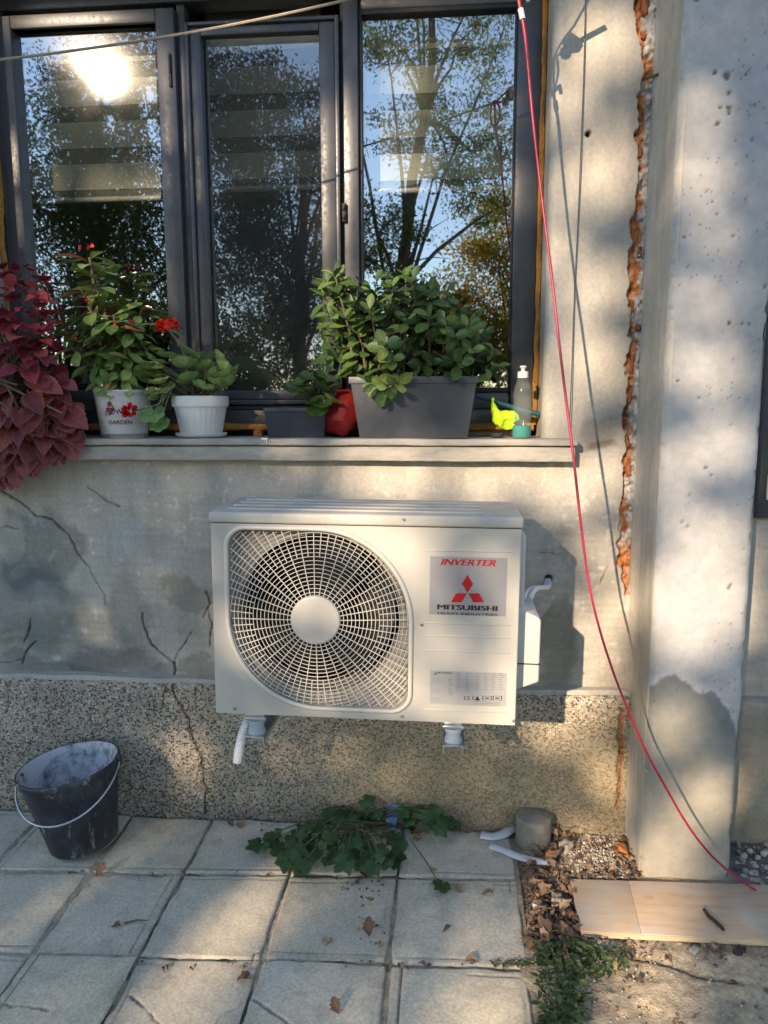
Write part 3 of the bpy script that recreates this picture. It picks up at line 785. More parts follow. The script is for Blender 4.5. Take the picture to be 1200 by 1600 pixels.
def pil_front(X, Z):
    c, h = pil_col(X, Z)
    edge = np.interp(X, [p[0] for p in wet], [p[1] for p in wet])+(fbm(X, Z, 30, 4, 19)-.5)*.05
    a = sstep(.004, -.006, Z-edge)
    deep = sstep(.0, .30, edge-Z)
    mort = np.array([.175, .19, .185])*(1-deep[..., None])+np.array([.34, .31, .255])*deep[..., None]
    c = c*(1-a[..., None])+mort*a[..., None]*(.8+.4*fbm(X, Z, 9, 4, 91))[..., None]
    h = h+.004*a
    for px, py, r in pits:
        p = cw(px, py, PIL_Y); r = r*mpp(PIL_Y)*.62*(.7+.6*((px*7+py*3) % 10)/10)
        q = np.hypot((X-p.x)*.9, Z-p.z)+(fbm(X, Z, 120, 2, 3)-.5)*.006; a = 1-sstep(r*.55, r*1.15+.001, q)
        c = c*(1-.62*a[..., None]); h = h-.007*a
    sp = (fbm(X, Z, 190, 2, 33) > .84)*sstep(.5, .6, fbm(X, Z, 4, 2, 5))
    c = c*(1-.5*sp[..., None]*(Z > .5)[..., None])
    # worn arrises
    e0 = np.clip(1-(X-PIL_X0)/.022, 0, 1); e1 = np.clip(1-(PIL_X1-X)/.016, 0, 1)
    wob = .5+fbm(X*.1, Z, 14, 4, 44)
    chip_ = sstep(.55, .75, fbm(X*.2, Z, 22, 4, 45))
    y = PIL_Y-h+(.016+.012*chip_)*e0**2*wob+(.012+.014*chip_)*e1**2*wob
    return np.stack([X+.004*(fbm(Z, Z, 9, 4, 13)-.5)*(e0+e1), y, Z], -1), np.clip(c, .01, .8)
pil = empty('concrete_pillar', (.7, -.11, 0), 'pale pitted concrete pillar standing out from the wall right of the window', 'pillar')
zsp = np.arange(-.03, 2.75, .005)
V, Fq, C = grid(np.linspace(PIL_X0, PIL_X1, 60), zsp, pil_front)
link('front_face', mesh_np('front_face', V, Fq, C), MT['pillar'], pil, True)
def pil_side(Y, Z):
    c, h = pil_col(Y+3, Z*.6)
    c = c*np.array([1.06, .98, .84])*(.85+.32*fbm(Y*1.0, Z*.12, 60, 3, 15))[..., None]
    c = c*(1+.15*sstep(-.2, -.23, Y))[..., None]
    cove = np.clip((Y+.06)/.06, 0, 1)
    rnd = np.clip((PIL_Y+.030-Y)/.030, 0, 1)
    return np.stack([PIL_X0-h*.6-.012*cove**2+.016*rnd**2, Y, Z], -1), np.clip(c, .01, .8)
V, Fq, C = grid(np.linspace(.02, PIL_Y+.0006, 40), zsp, pil_side)
link('side_face', mesh_np('side_face', V, Fq, C), MT['pillar'], pil, True)
V, Fq, C = grid(np.linspace(PIL_Y+.010, .02, 20), np.arange(-.03, 2.75, .02), lambda Y, Z: (np.stack([PIL_X1+0*Y, Y, Z], -1), np.stack([.42+0*Y]*3, -1)))
link('side_face', mesh_np('side_face', V, Fq, C), MT['pillar'], pil, True)
MB().box(PIL_X0+.01, PIL_X1-.012, PIL_Y+.02, .02, 2.70, 2.74).build('top_face', simple('pillar_top', (.4, .4, .39)), pil)

# ground ----------------------------------------------------------------
def gfn(X, Y):
    m = fbm(X, Y, 1.5, 4, 5)
    c = np.stack([.16+.05*m, .13+.05*m, .095+.03*m], -1)
    z = np.where(Y > -6, GS*Y, -.18)-.045
    return np.stack([X, Y, z], -1), c
xg = np.concatenate([[-1500, -300, -80, -30], np.arange(-14, 14.1, .5), [30, 80, 300, 1500]])
yg = np.concatenate([[-1500, -300, -80, -40], np.arange(-24, 1, .5), [.5, 30]])
V, Fq, C = grid(xg, yg, gfn)
tag(link('ground', mesh_np('ground', V, Fq, C), MT['dirt'], None, True), kind='structure')
def dirt_fn(X, Y):
    m = fbm(X, Y, 5, 5, 15); n = fbm(X, Y, 28, 4, 16)
    c = np.stack([.50+0*X, .405+0*X, .28+0*X], -1)*(.5+.5*m+.45*n)[..., None]
    d, _, _ = dpoly(X+(n-.5)*.03, Y+(m-.5)*.03, [(cg(a, b).x, cg(a, b).y) for a, b in ((985, 1495), (1050, 1510), (1090, 1525), (1160, 1538))])
    ck = 1-sstep(.002, .007, d)
    c = c*(1-.7*ck[..., None])
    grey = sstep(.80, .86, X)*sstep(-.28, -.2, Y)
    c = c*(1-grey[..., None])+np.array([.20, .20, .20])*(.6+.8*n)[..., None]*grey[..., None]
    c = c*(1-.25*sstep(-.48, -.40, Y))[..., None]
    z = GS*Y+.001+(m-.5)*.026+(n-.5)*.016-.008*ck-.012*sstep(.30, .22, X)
    return np.stack([X, Y, z], -1), np.clip(c, .01, .7)
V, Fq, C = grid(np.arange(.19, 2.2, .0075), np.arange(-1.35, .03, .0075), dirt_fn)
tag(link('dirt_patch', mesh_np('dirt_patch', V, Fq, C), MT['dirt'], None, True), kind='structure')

# paving ------------------------------------------------------------------
def bed_fn(X, Y):
    n = fbm(X, Y, 30, 4, 81); m = fbm(X, Y, 3.5, 3, 82)
    c = np.stack([.50+0*X, .44+0*X, .34+0*X], -1)*(.5+.75*n)[..., None]*(.75+.4*m)[..., None]
    return np.stack([X, Y, GS*Y-.0085+.007*sstep(.35, .7, m)+.005*(n-.5)], -1), np.clip(c, .02, .7)
V, Fq, C = grid(np.arange(-2.6, .2225, .01), np.arange(-1.6, .001, .01), bed_fn)
pav = tag(link('pavement', mesh_np('pavement', V, Fq, C), MT['dirt'], None, True), kind='structure')
colx = [-2.30, -2.0, -1.665, -1.350, -1.048, -.770, -.457, -.137, .213]
rowy = [lambda x: -.047, lambda x: -.272+.055*(x-.2), lambda x: -.603+.045*(x-.2), lambda x: -.935+.05*(x-.2), lambda x: -1.265+.05*(x-.2), lambda x: -1.59]
slab_cracks = {(2, 5): [[(205, 1555), (222, 1575), (250, 1604), (270, 1640)], [(330, 1608), (352, 1585), (378, 1572)]],
               (2, 6): [[(372, 1556), (400, 1566), (440, 1590), (470, 1612)]],
               (2, 4): [[(0, 1570), (45, 1575), (70, 1582), (105, 1588), (110, 1600)]],
               (1, 5): [[(395, 1500), (398, 1490), (420, 1485)]]}
for r in range(5):
    for cidx in range(8):
        x0, x1 = colx[cidx], colx[cidx+1]
        sh = (.016 if cidx == 6 and r == 2 else 0)
        tone = random.uniform(.9, 1.06); tint = random.uniform(-.012, .014)
        tx, ty, tz = random.uniform(-.010, .010), random.uniform(-.010, .010), random.uniform(-.002, .003)
        g = .0022+random.random()*.0025
        cks = [[(cg(a, b).x, cg(a, b).y) for a, b in pl] for pl in slab_cracks.get((r, cidx), [])]
        seed = r*10+cidx
        def sfn(U, Vv, x0=x0, x1=x1, r=r, g=g, seed=seed, cks=cks):
            X = x0+g+(x1-x0-2*g)*U
            ya = rowy[r](X)-g; yb = rowy[r+1](X)+g
            Y = ya+(yb-ya)*Vv
            n = fbm(X, Y, 25, 4, seed); m = fbm(X, Y, 6, 4, seed+3)
            ex = np.minimum(X-x0-g, x1-g-X); ey = np.minimum(ya-Y, Y-yb)
            e = np.minimum(ex, ey)+(n-.5)*.006+(fbm(X, Y, 13, 3, seed+61)-.55)*.012+.001
            c = np.stack([.64+tint+0*X, .565+0*X, .43-tint+0*X], -1)*tone*(.80+.28*m+.16*n)[..., None]
            # worn border line where the slab was struck, smears of joint mortar
            sel = np.random.default_rng(seed); gr = 0*X
            for q_, dist_ in enumerate((X-x0-g, x1-g-X, ya-Y, Y-yb)):
                if sel.random() < .45: gr = np.maximum(gr, np.exp(-((dist_-.018-.008*sel.random()+(n-.5)*.004)/.0020)**2)*sstep(.35, .55, fbm(X, Y, 5, 3, seed+9+q_)))
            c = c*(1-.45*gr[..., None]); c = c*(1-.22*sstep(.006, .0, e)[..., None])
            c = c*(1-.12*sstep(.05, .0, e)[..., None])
            st = sstep(.62, .72, fbm(X, Y, 18, 4, seed+31))
            c = c*(1-.12*st[..., None])
            z = gz(Y)+.002+(m-.5)*.006+(n-.5)*.0022-.003*gr-.014*np.clip(1-e/.006, 0, 1)**2
            z = z+tx*(X-(x0+x1)/2)+ty*(Y-ya)+tz
            for pl in cks:
                d, _, _ = dpoly(X+(fbm(X, Y, 30, 4, seed+71)-.5)*.016, Y+(fbm(X, Y, 30, 4, seed+72)-.5)*.016, pl); k = (1-sstep(.0006, .0036, d))*sstep(.3, .5, fbm(X, Y, 16, 2, seed+73))
                z = z-.007*k; c = c*(1-.55*k[..., None])
            if r == 2 and cidx == 7:
                k = np.exp(-((X+.103)/.0028)**2); z = z-.008*k; c = c*(1-.7*k[..., None])
            return np.stack([X, Y, z], -1), np.clip(c, .01, .7)
        u = np.linspace(0, 1, 80 if r < 3 and cidx > 1 else 24)
        V, Fq, C = grid(u, u, sfn)
        link('paving_slab', mesh_np('paving_slab', V, Fq[:, ::-1], C), MT['slab'], pav, True)

# ================================================================== TREES (behind the viewer: they dapple the light and show in the window)
holes = []
def lit(plane, *spots):
    for (px, py, r) in spots:
        if plane == 'g': p = cg(px, py); k = mpp(p.y)
        else: p = cw(px, py, plane); k = mpp(plane)
        t = -p.y/SUN.y; q = p+SUN*t
        holes.append((q.x, q.z, r*k*.97+.006))
lit(0, (930, 70, 45), (975, 60, 30), (885, 160, 35), (960, 215, 22), (935, 270, 45), (975, 280, 20), (870, 300, 25), (870, 380, 35), (950, 440, 30), (900, 470, 30), (920, 565, 45), (870, 640, 30),
    (950, 730, 40), (900, 760, 40), (860, 770, 35), (760, 760, 45), (640, 750, 40), (600, 755, 35), (560, 750, 25), (960, 960, 40), (930, 1000, 40), (940, 1050, 35), (965, 860, 25), (925, 870, 20), (150, 965, 24), (985, 930, 35))
lit(PIL_Y, (1095, 175, 30), (1085, 270, 40), (1110, 360, 25), (1090, 470, 25), (1065, 560, 25), (1120, 580, 30), (1090, 600, 25), (1130, 695, 35), (1060, 720, 30), (1065, 800, 25), (1110, 855, 45), (1150, 830, 25),
    (1060, 930, 60), (1120, 920, 50), (1150, 960, 30), (1080, 990, 50), (1040, 1130, 40), (1060, 1100, 30), (1100, 1250, 45), (1050, 1310, 35), (1130, 1235, 25), (1030, 1340, 30))
lit(PY, (890, 1125, 35), (850, 1140, 25), (930, 1110, 30), (940, 1200, 35), (960, 1240, 30), (290, 1175, 30), (300, 1215, 20), (60, 1100, 20), (870, 1160, 25), (450, 1190, 16), (620, 1230, 16), (540, 1180, 16))
lit(-.47, (560, 815, 50), (640, 840, 40), (600, 870, 35), (655, 900, 22), (490, 830, 40), (470, 930, 40), (570, 960, 45), (600, 1060, 42), (420, 870, 35), (400, 1000, 40), (500, 1060, 40), (660, 1090, 30), (790, 1060, 40), (780, 900, 26),
    (800, 960, 25), (690, 1020, 30), (670, 940, 25), (790, 1110, 25), (700, 1110, 25), (840, 1030, 40))
lit(-.06, (560, 705, 30), (640, 710, 40), (800, 705, 40), (850, 712, 30), (720, 715, 30), (450, 705, 20))
lit(WY, (100, 35, 50), (20, 250, 20), (25, 350, 15), (258, 120, 22), (262, 200, 15), (548, 470, 28), (545, 545, 28), (515, 400, 26), (515, 210, 26), (130, 22, 40), (50, 35, 26), (548, 250, 40), (520, 330, 35), (550, 350, 30), (540, 410, 35), (548, 180, 24), (520, 480, 25), (510, 560, 25), (825, 300, 20),
    (190, 80, 40), (200, 280, 35), (120, 270, 25), (610, 90, 30), (610, 200, 30), (610, 260, 35))
lit(0, (540, 450, 40), (530, 500, 40), (560, 560, 35), (575, 630, 35), (590, 600, 25), (640, 420, 25), (610, 440, 30), (815, 640, 40), (780, 650, 30), (815, 570, 25), (140, 380, 36), (168, 478, 24), (175, 430, 18), (128, 470, 20), (200, 510, 18), (110, 535, 16), (60, 450, 18), (25, 430, 16), (250, 580, 12), (345, 590, 16), (262, 507, 12))
lit('g', (370, 1430, 46), (410, 1460, 30), (280, 1540, 50), (300, 1590, 42), (330, 1480, 22), (60, 1420, 22), (100, 1400, 18), (60, 1590, 25), (480, 1400, 16), (500, 1560, 20), (230, 1310, 16), (580, 1560, 22), (740, 1440, 18), (330, 1330, 14), (720, 1560, 60), (780, 1590, 50), (680, 1590, 30), (830, 1530, 20), (990, 1410, 50), (960, 1400, 40), (1060, 1410, 35), (910, 1440, 25), (1000, 1540, 60),
    (1040, 1570, 50), (960, 1500, 30), (930, 1330, 40), (960, 1320, 30), (900, 1310, 25), (850, 1400, 25), (840, 1440, 25), (880, 1365, 20), (985, 1350, 20))
HX, HZ, HR = (np.array(a) for a in zip(*holes))
def in_hole(P, pad=0.0):
    t = -P[:, 1]/SUN.y; X = P[:, 0]+SUN.x*t; Z = P[:, 2]+SUN.z*t
    m = np.zeros(len(P), dtype=bool)
    for i in range(0, len(P), 20000):
        s = slice(i, i+20000)
        m[s] = (((X[s, None]-HX)**2+(Z[s, None]-HZ)**2) < (HR+pad)**2).any(1)
    return m
def leaf_cloud(P, size, seed, aspect=.5):
    r = np.random.default_rng(seed); n = len(P)
    d = r.normal(size=(n, 3)); d[:, 2] -= .5; d /= np.linalg.norm(d, axis=1)[:, None]
    e = r.normal(size=(n, 3)); e -= (e*d).sum(1)[:, None]*d; e /= np.linalg.norm(e, axis=1)[:, None]
    nn = np.cross(d, e); s = size*(.65+.7*r.random(n))[:, None]
    a = P-d*s*.5; b = P+d*s*.5; l = P+e*s*aspect*.5+nn*s*.08; q = P-e*s*aspect*.5+nn*s*.08
    V = np.stack([a, q, b, l], 1).reshape(-1, 3)
    return V, np.arange(4*n).reshape(-1, 4)
def clumps(center, rad, n_cl, n_leaf, sig, seed, shell=.35):
    r = np.random.default_rng(seed); out = []
    d = r.normal(size=(n_cl, 3)); d /= np.linalg.norm(d, axis=1)[:, None]
    c = d*(shell+(1-shell)*r.random(n_cl)**.5)[:, None]*np.array(rad)+np.array(center)
    k = r.integers(int(n_leaf*.5), int(n_leaf*1.5), n_cl)
    P = np.repeat(c, k, 0)+r.normal(size=(k.sum(), 3))*sig*np.repeat(.6+.8*r.random(n_cl), k)[:, None]*np.array([1, 1, .7])
    return P, c
def tree(label, base, lean, height, r0, centers, mat, size, seed, group=None, prune=True, extra=None, limbs=14, aspect=.5):
    t = empty('tree', (base[0], base[1], gz(max(base[1], -6))-.05), label, 'tree', group)
    r = np.random.default_rng(seed)
    b0 = Vector((base[0], base[1], gz(max(base[1], -6))-.1)); top = b0+Vector((lean[0], lean[1], height))
    mb = MB(); k = 9
    tp = [b0.lerp(top, i/k)+Vector((mnoise.noise(Vector((i*.6, seed, 0))), mnoise.noise(Vector((i*.6, seed, 5))), 0))*.18*(i > 0) for i in range(k+1)]
    mb.tube(tp, [r0*(1-.8*i/k)+.02 for i in range(k+1)], 9)
    Ps, cs = [], []
    for j, (c, rad, ncl, nl, sig) in enumerate(centers):
        P, cc = clumps(c, rad, ncl, nl, sig, seed*10+j); Ps.append(P); cs.append(cc)
    cs = np.concatenate(cs); P = np.concatenate(Ps)
    ends = cs[r.permutation(len(cs))[:limbs]]
    for e in ends:
        e = Vector(e); f = r.uniform(.35, .9); s = tp[int(f*k)]
        md = s.lerp(e, .5)+Vector((r.normal()*.2, r.normal()*.2, r.uniform(.0, .4)))
        pts = [s, s.lerp(md, .5)+Vector((0, 0, .08)), md, md.lerp(e, .5)+Vector((r.normal()*.06, 0, .05)), e]
        rr = r0*.42*(1-.5*f); mb.tube(pts, [rr, rr*.8, rr*.6, rr*.4, rr*.15], 6)
        for q in range(3):
            g = md.lerp(e, r.uniform(.1, .8)); h = g+Vector((r.normal()*.5, r.normal()*.5, r.normal()*.4))
            mb.tube([g, g.lerp(h, .5)+Vector((0, 0, .05)), h], [rr*.3, rr*.2, rr*.08], 5)
    if extra is not None: P = np.concatenate([P, extra])
    if prune: P = P[~in_hole(P)]
    mb.build('trunk', MT['bark'], t, smooth=True)
    V, Fq = leaf_cloud(P, size, seed, aspect)
    link('crown', mesh_np('crown', V, Fq), mat, t)
    return t
# foliage on the sunward tree that keeps the yard in shade: filled evenly across the light's path
nf = 60000
tx = rng.uniform(-2.3, 1.7, nf); tz = rng.uniform(-1.0, 2.9, nf); ty = rng.uniform(-12.2, -8.8, nf)
edge = np.minimum(np.minimum(tx+2.3, 1.7-tx), np.minimum(tz+1.0, 2.9-tz))+.25*(fbm(tx, tz, 2.5, 3, 7)-.5)
keep = rng.random(nf) < np.clip(edge/.35, 0, 1)
tt_ = -ty/SUN.y
extra = np.stack([tx-SUN.x*tt_, ty, tz-SUN.z*tt_], 1)[keep]
tree('tall dark leafy tree reflected in the left pane around the sun glare', (-6.9, -10.4), (.8, -.3), 6.6, .19,
     [((-5.4, -10.5, 5.6), (2.9, 1.9, 2.4), 130, 140, .26), ((-7.4, -11.5, 5.0), (1.6, 1.6, 2.6), 60, 150, .28)], MT['tree_dark'], .064, 3, extra=extra, limbs=16)
tree('dark bushy tree reflected in the middle of the window', (-3.3, -13.6), (.2, .2), 7.0, .17,
     [((-3.4, -13.6, 5.2), (1.5, 1.5, 3.3), 130, 260, .25), ((-3.6, -13.6, 2.2), (1.9, 1.4, 1.5), 40, 240, .3)], MT['tree_dark'], .08, 5, limbs=14)
tree('open crowned tree with bare dark limbs reflected in the right pane', (-1.2, -9.4), (1.0, .2), 7.6, .13,
     [((-.1, -9.5, 6.6), (1.9, 1.4, 1.9), 60, 230, .17), ((.6, -9.6, 5.0), (1.2, 1.2, .9), 22, 200, .17), ((-1.1, -9.4, 3.9), (.8, .8, .7), 26, 200, .17)], MT['tree_mid'], .064, 7, limbs=20, aspect=.45)
tree('yellow autumn tree reflected low in the right pane', (1.3, -13.8), (.1, 0), 4.4, .11,
     [((1.2, -13.8, 3.6), (1.5, 1.2, 1.9), 110, 170, .25), ((.2, -14.0, 2.4), (1.5, 1.2, 1.4), 60, 160, .25)], MT['tree_gold'], .085, 9, limbs=12)
for i, (x, y, hgt, lab) in enumerate([(-9.5, -16.5, 8.6, 'broad dark tree reflected at the far left edge of the window'), (-6.4, -17.5, 5.2, 'low dense tree reflected behind the tall dark one'), (-1.2, -17, 4.6, 'low dense tree reflected between the dark and the yellow tree'), (3.6, -16.5, 6.0, 'round green tree reflected right of the yellow autumn tree')]):
    tree(lab, (x, y), (.1, 0), hgt*.8, .16, [((x, y, hgt*.52), (2.2, 1.6, hgt*.46), 120, 70, .36)], MT['tree_dark' if i < 3 else 'tree_mid'], .14, 20+i, 'trees along the far side of the yard', limbs=10)

# ================================================================== AIR CONDITIONER
AY = -.47
_o = cw(337, 1113.5, AY)
AW, AH, AD = .782, .537, .29
ac = empty('air_conditioner', (_o.x, AY, _o.z), 'ivory outdoor air conditioner unit with round fan grille mounted under the window', 'air conditioner', rot=(0, math.radians(.5), 0))
ACM = world_of(ac)
ACI = ACM.inverted()
def al(px, py, d=0.0):                                     # photo pixel -> unit coordinates (x, z) on a plane d behind the front
    p = ACI @ cw(px, py, AY+d); return p.x, p.z
def acp(mb, name, mat, bevel=0, parent=None, smooth=False, **k):
    mb.v = [tuple(ACM @ Vector(v)) for v in mb.v]
    return mb.build(name, MT[mat], parent or ac, bevel=bevel, smooth=smooth, **k)
fx, fz = al(494, 967)
gl, gt = al(353, 824); gr_, gb = al(640, 1112)
def outline(inset, seg=14):
    x0, x1, z0, z1 = gl+inset, gr_-inset, gb+inset, gt-inset
    rs = {'tl': .05-inset*.6, 'tr': .24-inset, 'br': .05-inset*.6, 'bl': .24-inset}
    pts = []
    for (cx, cz, r, a0) in ((x1-rs['tr'], z1-rs['tr'], rs['tr'], 90), (x1-rs['br'], z0+rs['br'], rs['br'], 0), (x0+rs['bl'], z0+rs['bl'], rs['bl'], -90), (x0+rs['tl'], z1-rs['tl'], rs['tl'], 180)):
        n = seg if r < .1 else seg*2
        for i in range(n+1):
            q = math.radians(a0-90*i/n); pts.append((cx+r*math.cos(q), cz+r*math.sin(q)))
    return pts
def plate_with_hole(outer, inner, y):
    bm = bmesh.new()
    for loop in (outer, inner):
        vs_ = [bm.verts.new((x, y, z)) for x, z in loop]
        for i in range(len(vs_)): bm.edges.new((vs_[i-1], vs_[i]))
    bmesh.ops.triangle_fill(bm, use_beauty=True, edges=bm.edges[:])
    bm.verts.ensure_lookup_table(); bm.verts.index_update()
    r = [v.co.copy() for v in bm.verts], [[v.index for v in f.verts] for f in bm.faces]
    bm.free(); return r
hole = outline(.004)
b = .010
def rrect(x0, x1, z0, z1, r, n=4):
    pts = []
    for cx, cz, a0 in ((x1-r, z1-r, 90), (x1-r, z0+r, 0), (x0+r, z0+r, -90), (x0+r, z1-r, 180)):
        for i in range(n+1):
            q = math.radians(a0-90*i/n); pts.append((cx+r*math.cos(q), cz+r*math.sin(q)))
    return pts
LZ = AH-.030                                               # lid seam
body = MB()
o1 = [(0+b*.35, 0), (AW-b*.35, 0), (AW-b*.35, LZ), (b*.35, LZ)]
vs_, fs = plate_with_hole(o1, hole, 0); body.add(vs_, fs)
# rounded vertical corners
for sx, s in ((0, 1), (AW, -1)):
    prev = None
    for i in range(6):
        q = math.radians(90*i/5); x = sx+s*(b*.35-b*.35*math.sin(q)); y = b*.35-b*.35*math.cos(q)
        if prev: body.add([(prev[0], prev[1], 0), (x, y, 0), (x, y, LZ), (prev[0], prev[1], LZ)], [(0, 1, 2, 3)])
        prev = (x, y)
y0 = b*.35
body.add([(0, y0, 0), (0, AD, 0), (0, AD, LZ), (0, y0, LZ)], [(0, 1, 2, 3)])
body.add([(AW, y0, 0), (AW, AD, 0), (AW, AD, LZ), (AW, y0, LZ)], [(3, 2, 1, 0)])
body.add([(0, y0, .0), (AW, y0, .0), (AW, AD, .0), (0, AD, .0)], [(0, 1, 2, 3)])
body.add([(0, AD, 0), (AW, AD, 0), (AW, AD, LZ), (0, AD, LZ)], [(0, 1, 2, 3)])
n = len(hole)
body.add([(x, 0, z) for x, z in hole]+[(x, .045, z) for x, z in hole], [(i, (i+1) % n, (i+1) % n+n, i+n) for i in range(n)])
bo = acp(body, 'casing', 'ac', smooth=True)
# shroud behind the grille, throat, dark interior
R0 = .212
circ = [(fx+R0*math.cos(2*math.pi*i/64), fz+R0*math.sin(2*math.pi*i/64)) for i in range(64)]
circ2 = [(fx+min(R0, 9)*math.cos(q)*1.0, fz+R0*math.sin(q)) for q in [2*math.pi*i/64 for i in range(64)]]
sh = MB()
def clampc(p): return (min(max(p[0], gl+.012), gr_-.012), min(max(p[1], gb+.012), gt-.012))
circ = [clampc(p) for p in circ]
vs_, fs = plate_with_hole(hole, circ, .040); sh.add(vs_, fs)
n = len(circ); sh.add([(x, .040, z) for x, z in circ]+[(x, .13, z) for x, z in circ], [(i, (i+1) % n, (i+1) % n+n, i+n) for i in range(n)])
acp(sh, 'fan_shroud', 'shroud')
dk = MB(); dk.box(gl-.03, gr_+.03, .20, .21, gb-.01, gt+.01)
for i in range(46): x = gl-.02+i*.0112; dk.box(x, x+.002, .188, .2, gb, gt)
acp(dk, 'heat_exchanger', 'acdark')
fan = MB()
for k3 in range(3):
    a0 = 2*math.pi*k3/3+.5; nn = 10
    ring_ = []
    for i in range(nn+1):
        a = a0+1.75*i/nn
        for rr in (.055, .10, .15, .195):
            sw = a+.5*(rr-.055)/.14; ring_.append((fx+rr*math.cos(sw), .07+.075*i/nn, fz+rr*math.sin(sw)))
    fan.add(ring_, [(i*4+j, i*4+j+1, i*4+j+5, i*4+j+4) for i in range(nn) for j in range(3)])
fan.add([(fx+.058*math.cos(q), .065, fz+.058*math.sin(q)) for q in [2*math.pi*i/32 for i in range(32)]]+[(fx+.058*math.cos(q), .15, fz+.058*math.sin(q)) for q in [2*math.pi*i/32 for i in range(32)]],
        [(i, (i+1) % 32, (i+1) % 32+32, i+32) for i in range(32)]+[tuple(range(32))])
acp(fan, 'fan', 'fan', smooth=True)
# grille
poly = np.array(outline(.006))
def inside(x, z):
    px_, pz_ = poly[:, 0], poly[:, 1]; qx, qz = np.roll(px_, -1), np.roll(pz_, -1)
    c = ((pz_ > z) != (qz > z)) & (x < (qx-px_)*(z-pz_)/(qz-pz_+1e-12)+px_)
    return bool(c.sum() % 2)
def dome(r): return -.016*max(0, 1-(r/.26)**2)+.006
gm = MB(); k = al(594, 967)[0]-al(494, 967)[0]; k /= 100   # metres per photo pixel on the front
r = 44*k
while r < 235*k:
    npt = max(60, int(2*math.pi*r/.011)); run = []
    pts = [(fx+r*math.cos(2*math.pi*i/npt), fz+r*math.sin(2*math.pi*i/npt)) for i in range(npt)]
    ins = [inside(*p) for p in pts]
    if all(ins): gm.tube([(x, dome(r), z) for x, z in pts], .0011, 4, closed=True)
    elif any(ins):
        st = next(i for i in range(npt) if ins[i] and not ins[i-1])
        for q in range(npt+1):
            i = (st+q) % npt
            if ins[i] and q < npt: run.append((pts[i][0], dome(r), pts[i][1]))
            else:
                if len(run) > 1: gm.tube(run, .00105, 4)
                run = []
    r += 6.15*k
for i in range(72):
    q = 2*math.pi*(i+.25)/72; ra = 38*k if i % 2 == 0 else 100*k; pts = []
    rr = ra
    while inside(fx+rr*math.cos(q), fz+rr*math.sin(q)) and rr < .45:
        pts.append((fx+rr*math.cos(q), dome(rr)-.0012, fz+rr*math.sin(q))); rr += .006
    if len(pts) > 1: gm.tube(pts[::3]+[pts[-1]], .0014, 4)
acp(gm, 'fan_grille', 'grille')
rim = MB(); rim.tube([(x, -.001, z) for x, z in outline(-.001)], .0062, 8, closed=True); acp(rim, 'grille_rim', 'grille', smooth=True)
cap = MB(); prof = [(0, 0), (.050, 0), (.058, .001), (.062, .004), (.062, .010)]
R1 = 39*k
n = 48
vv = [(fx, -.016, fz)]
for rr, dy in ((R1*.9, -.016), (R1*.97, -.0148), (R1, -.012), (R1, -.002)):
    vv += [(fx+rr*math.cos(2*math.pi*i/n), dy, fz+rr*math.sin(2*math.pi*i/n)) for i in range(n)]
ff = [(0, 1+(i+1) % n, 1+i) for i in range(n)]
for j in range(3): ff += [(1+j*n+i, 1+j*n+(i+1) % n, 1+(j+1)*n+(i+1) % n, 1+(j+1)*n+i) for i in range(n)]
cap.add(vv, ff); acp(cap, 'grille_disc', 'ac', smooth=True)
# lid
lid = MB().box(-.004, AW+.004, -.005, AD+.004, LZ+.0015, AH)
lo = acp(lid, 'top_lid', 'ac', bevel=.007, seg=3)
for i in range(4):
    y = .045+i*.060
    acp(MB().box(.03, AW-.09, y, y+.030, AH-.001, AH+.004), 'lid_ridge', 'ac', bevel=.0018, parent=lo)
acp(MB().box(.002, AW-.002, .002, AD-.004, LZ-.002, LZ+.002), 'lid_seam', 'black')
# pressed lines
x0, x1 = al(664, 900)[0], al(800, 900)[0]
for py in (861, 975, 995, 1018, 1111):
    z = al(732, py)[1]
    acp(MB().box(x0, x1, -.0016, .001, z-.0020, z+.0020), 'pressed_line', 'ac', bevel=.0008)
for px, py in ((631, 811), (659, 976), (628, 1119), (367, 1107), (802, 1126)):
    x, z = al(px, py); s = MB(); s.tube([(x, .0, z), (x, -.0075 if py == 811 else -.0025, z)], .0042, 10)
    s.tube([(x, -.002, z), (x, -.009 if py == 811 else -.004, z)], .0025, 6)
    acp(s, 'screw', 'zinc')
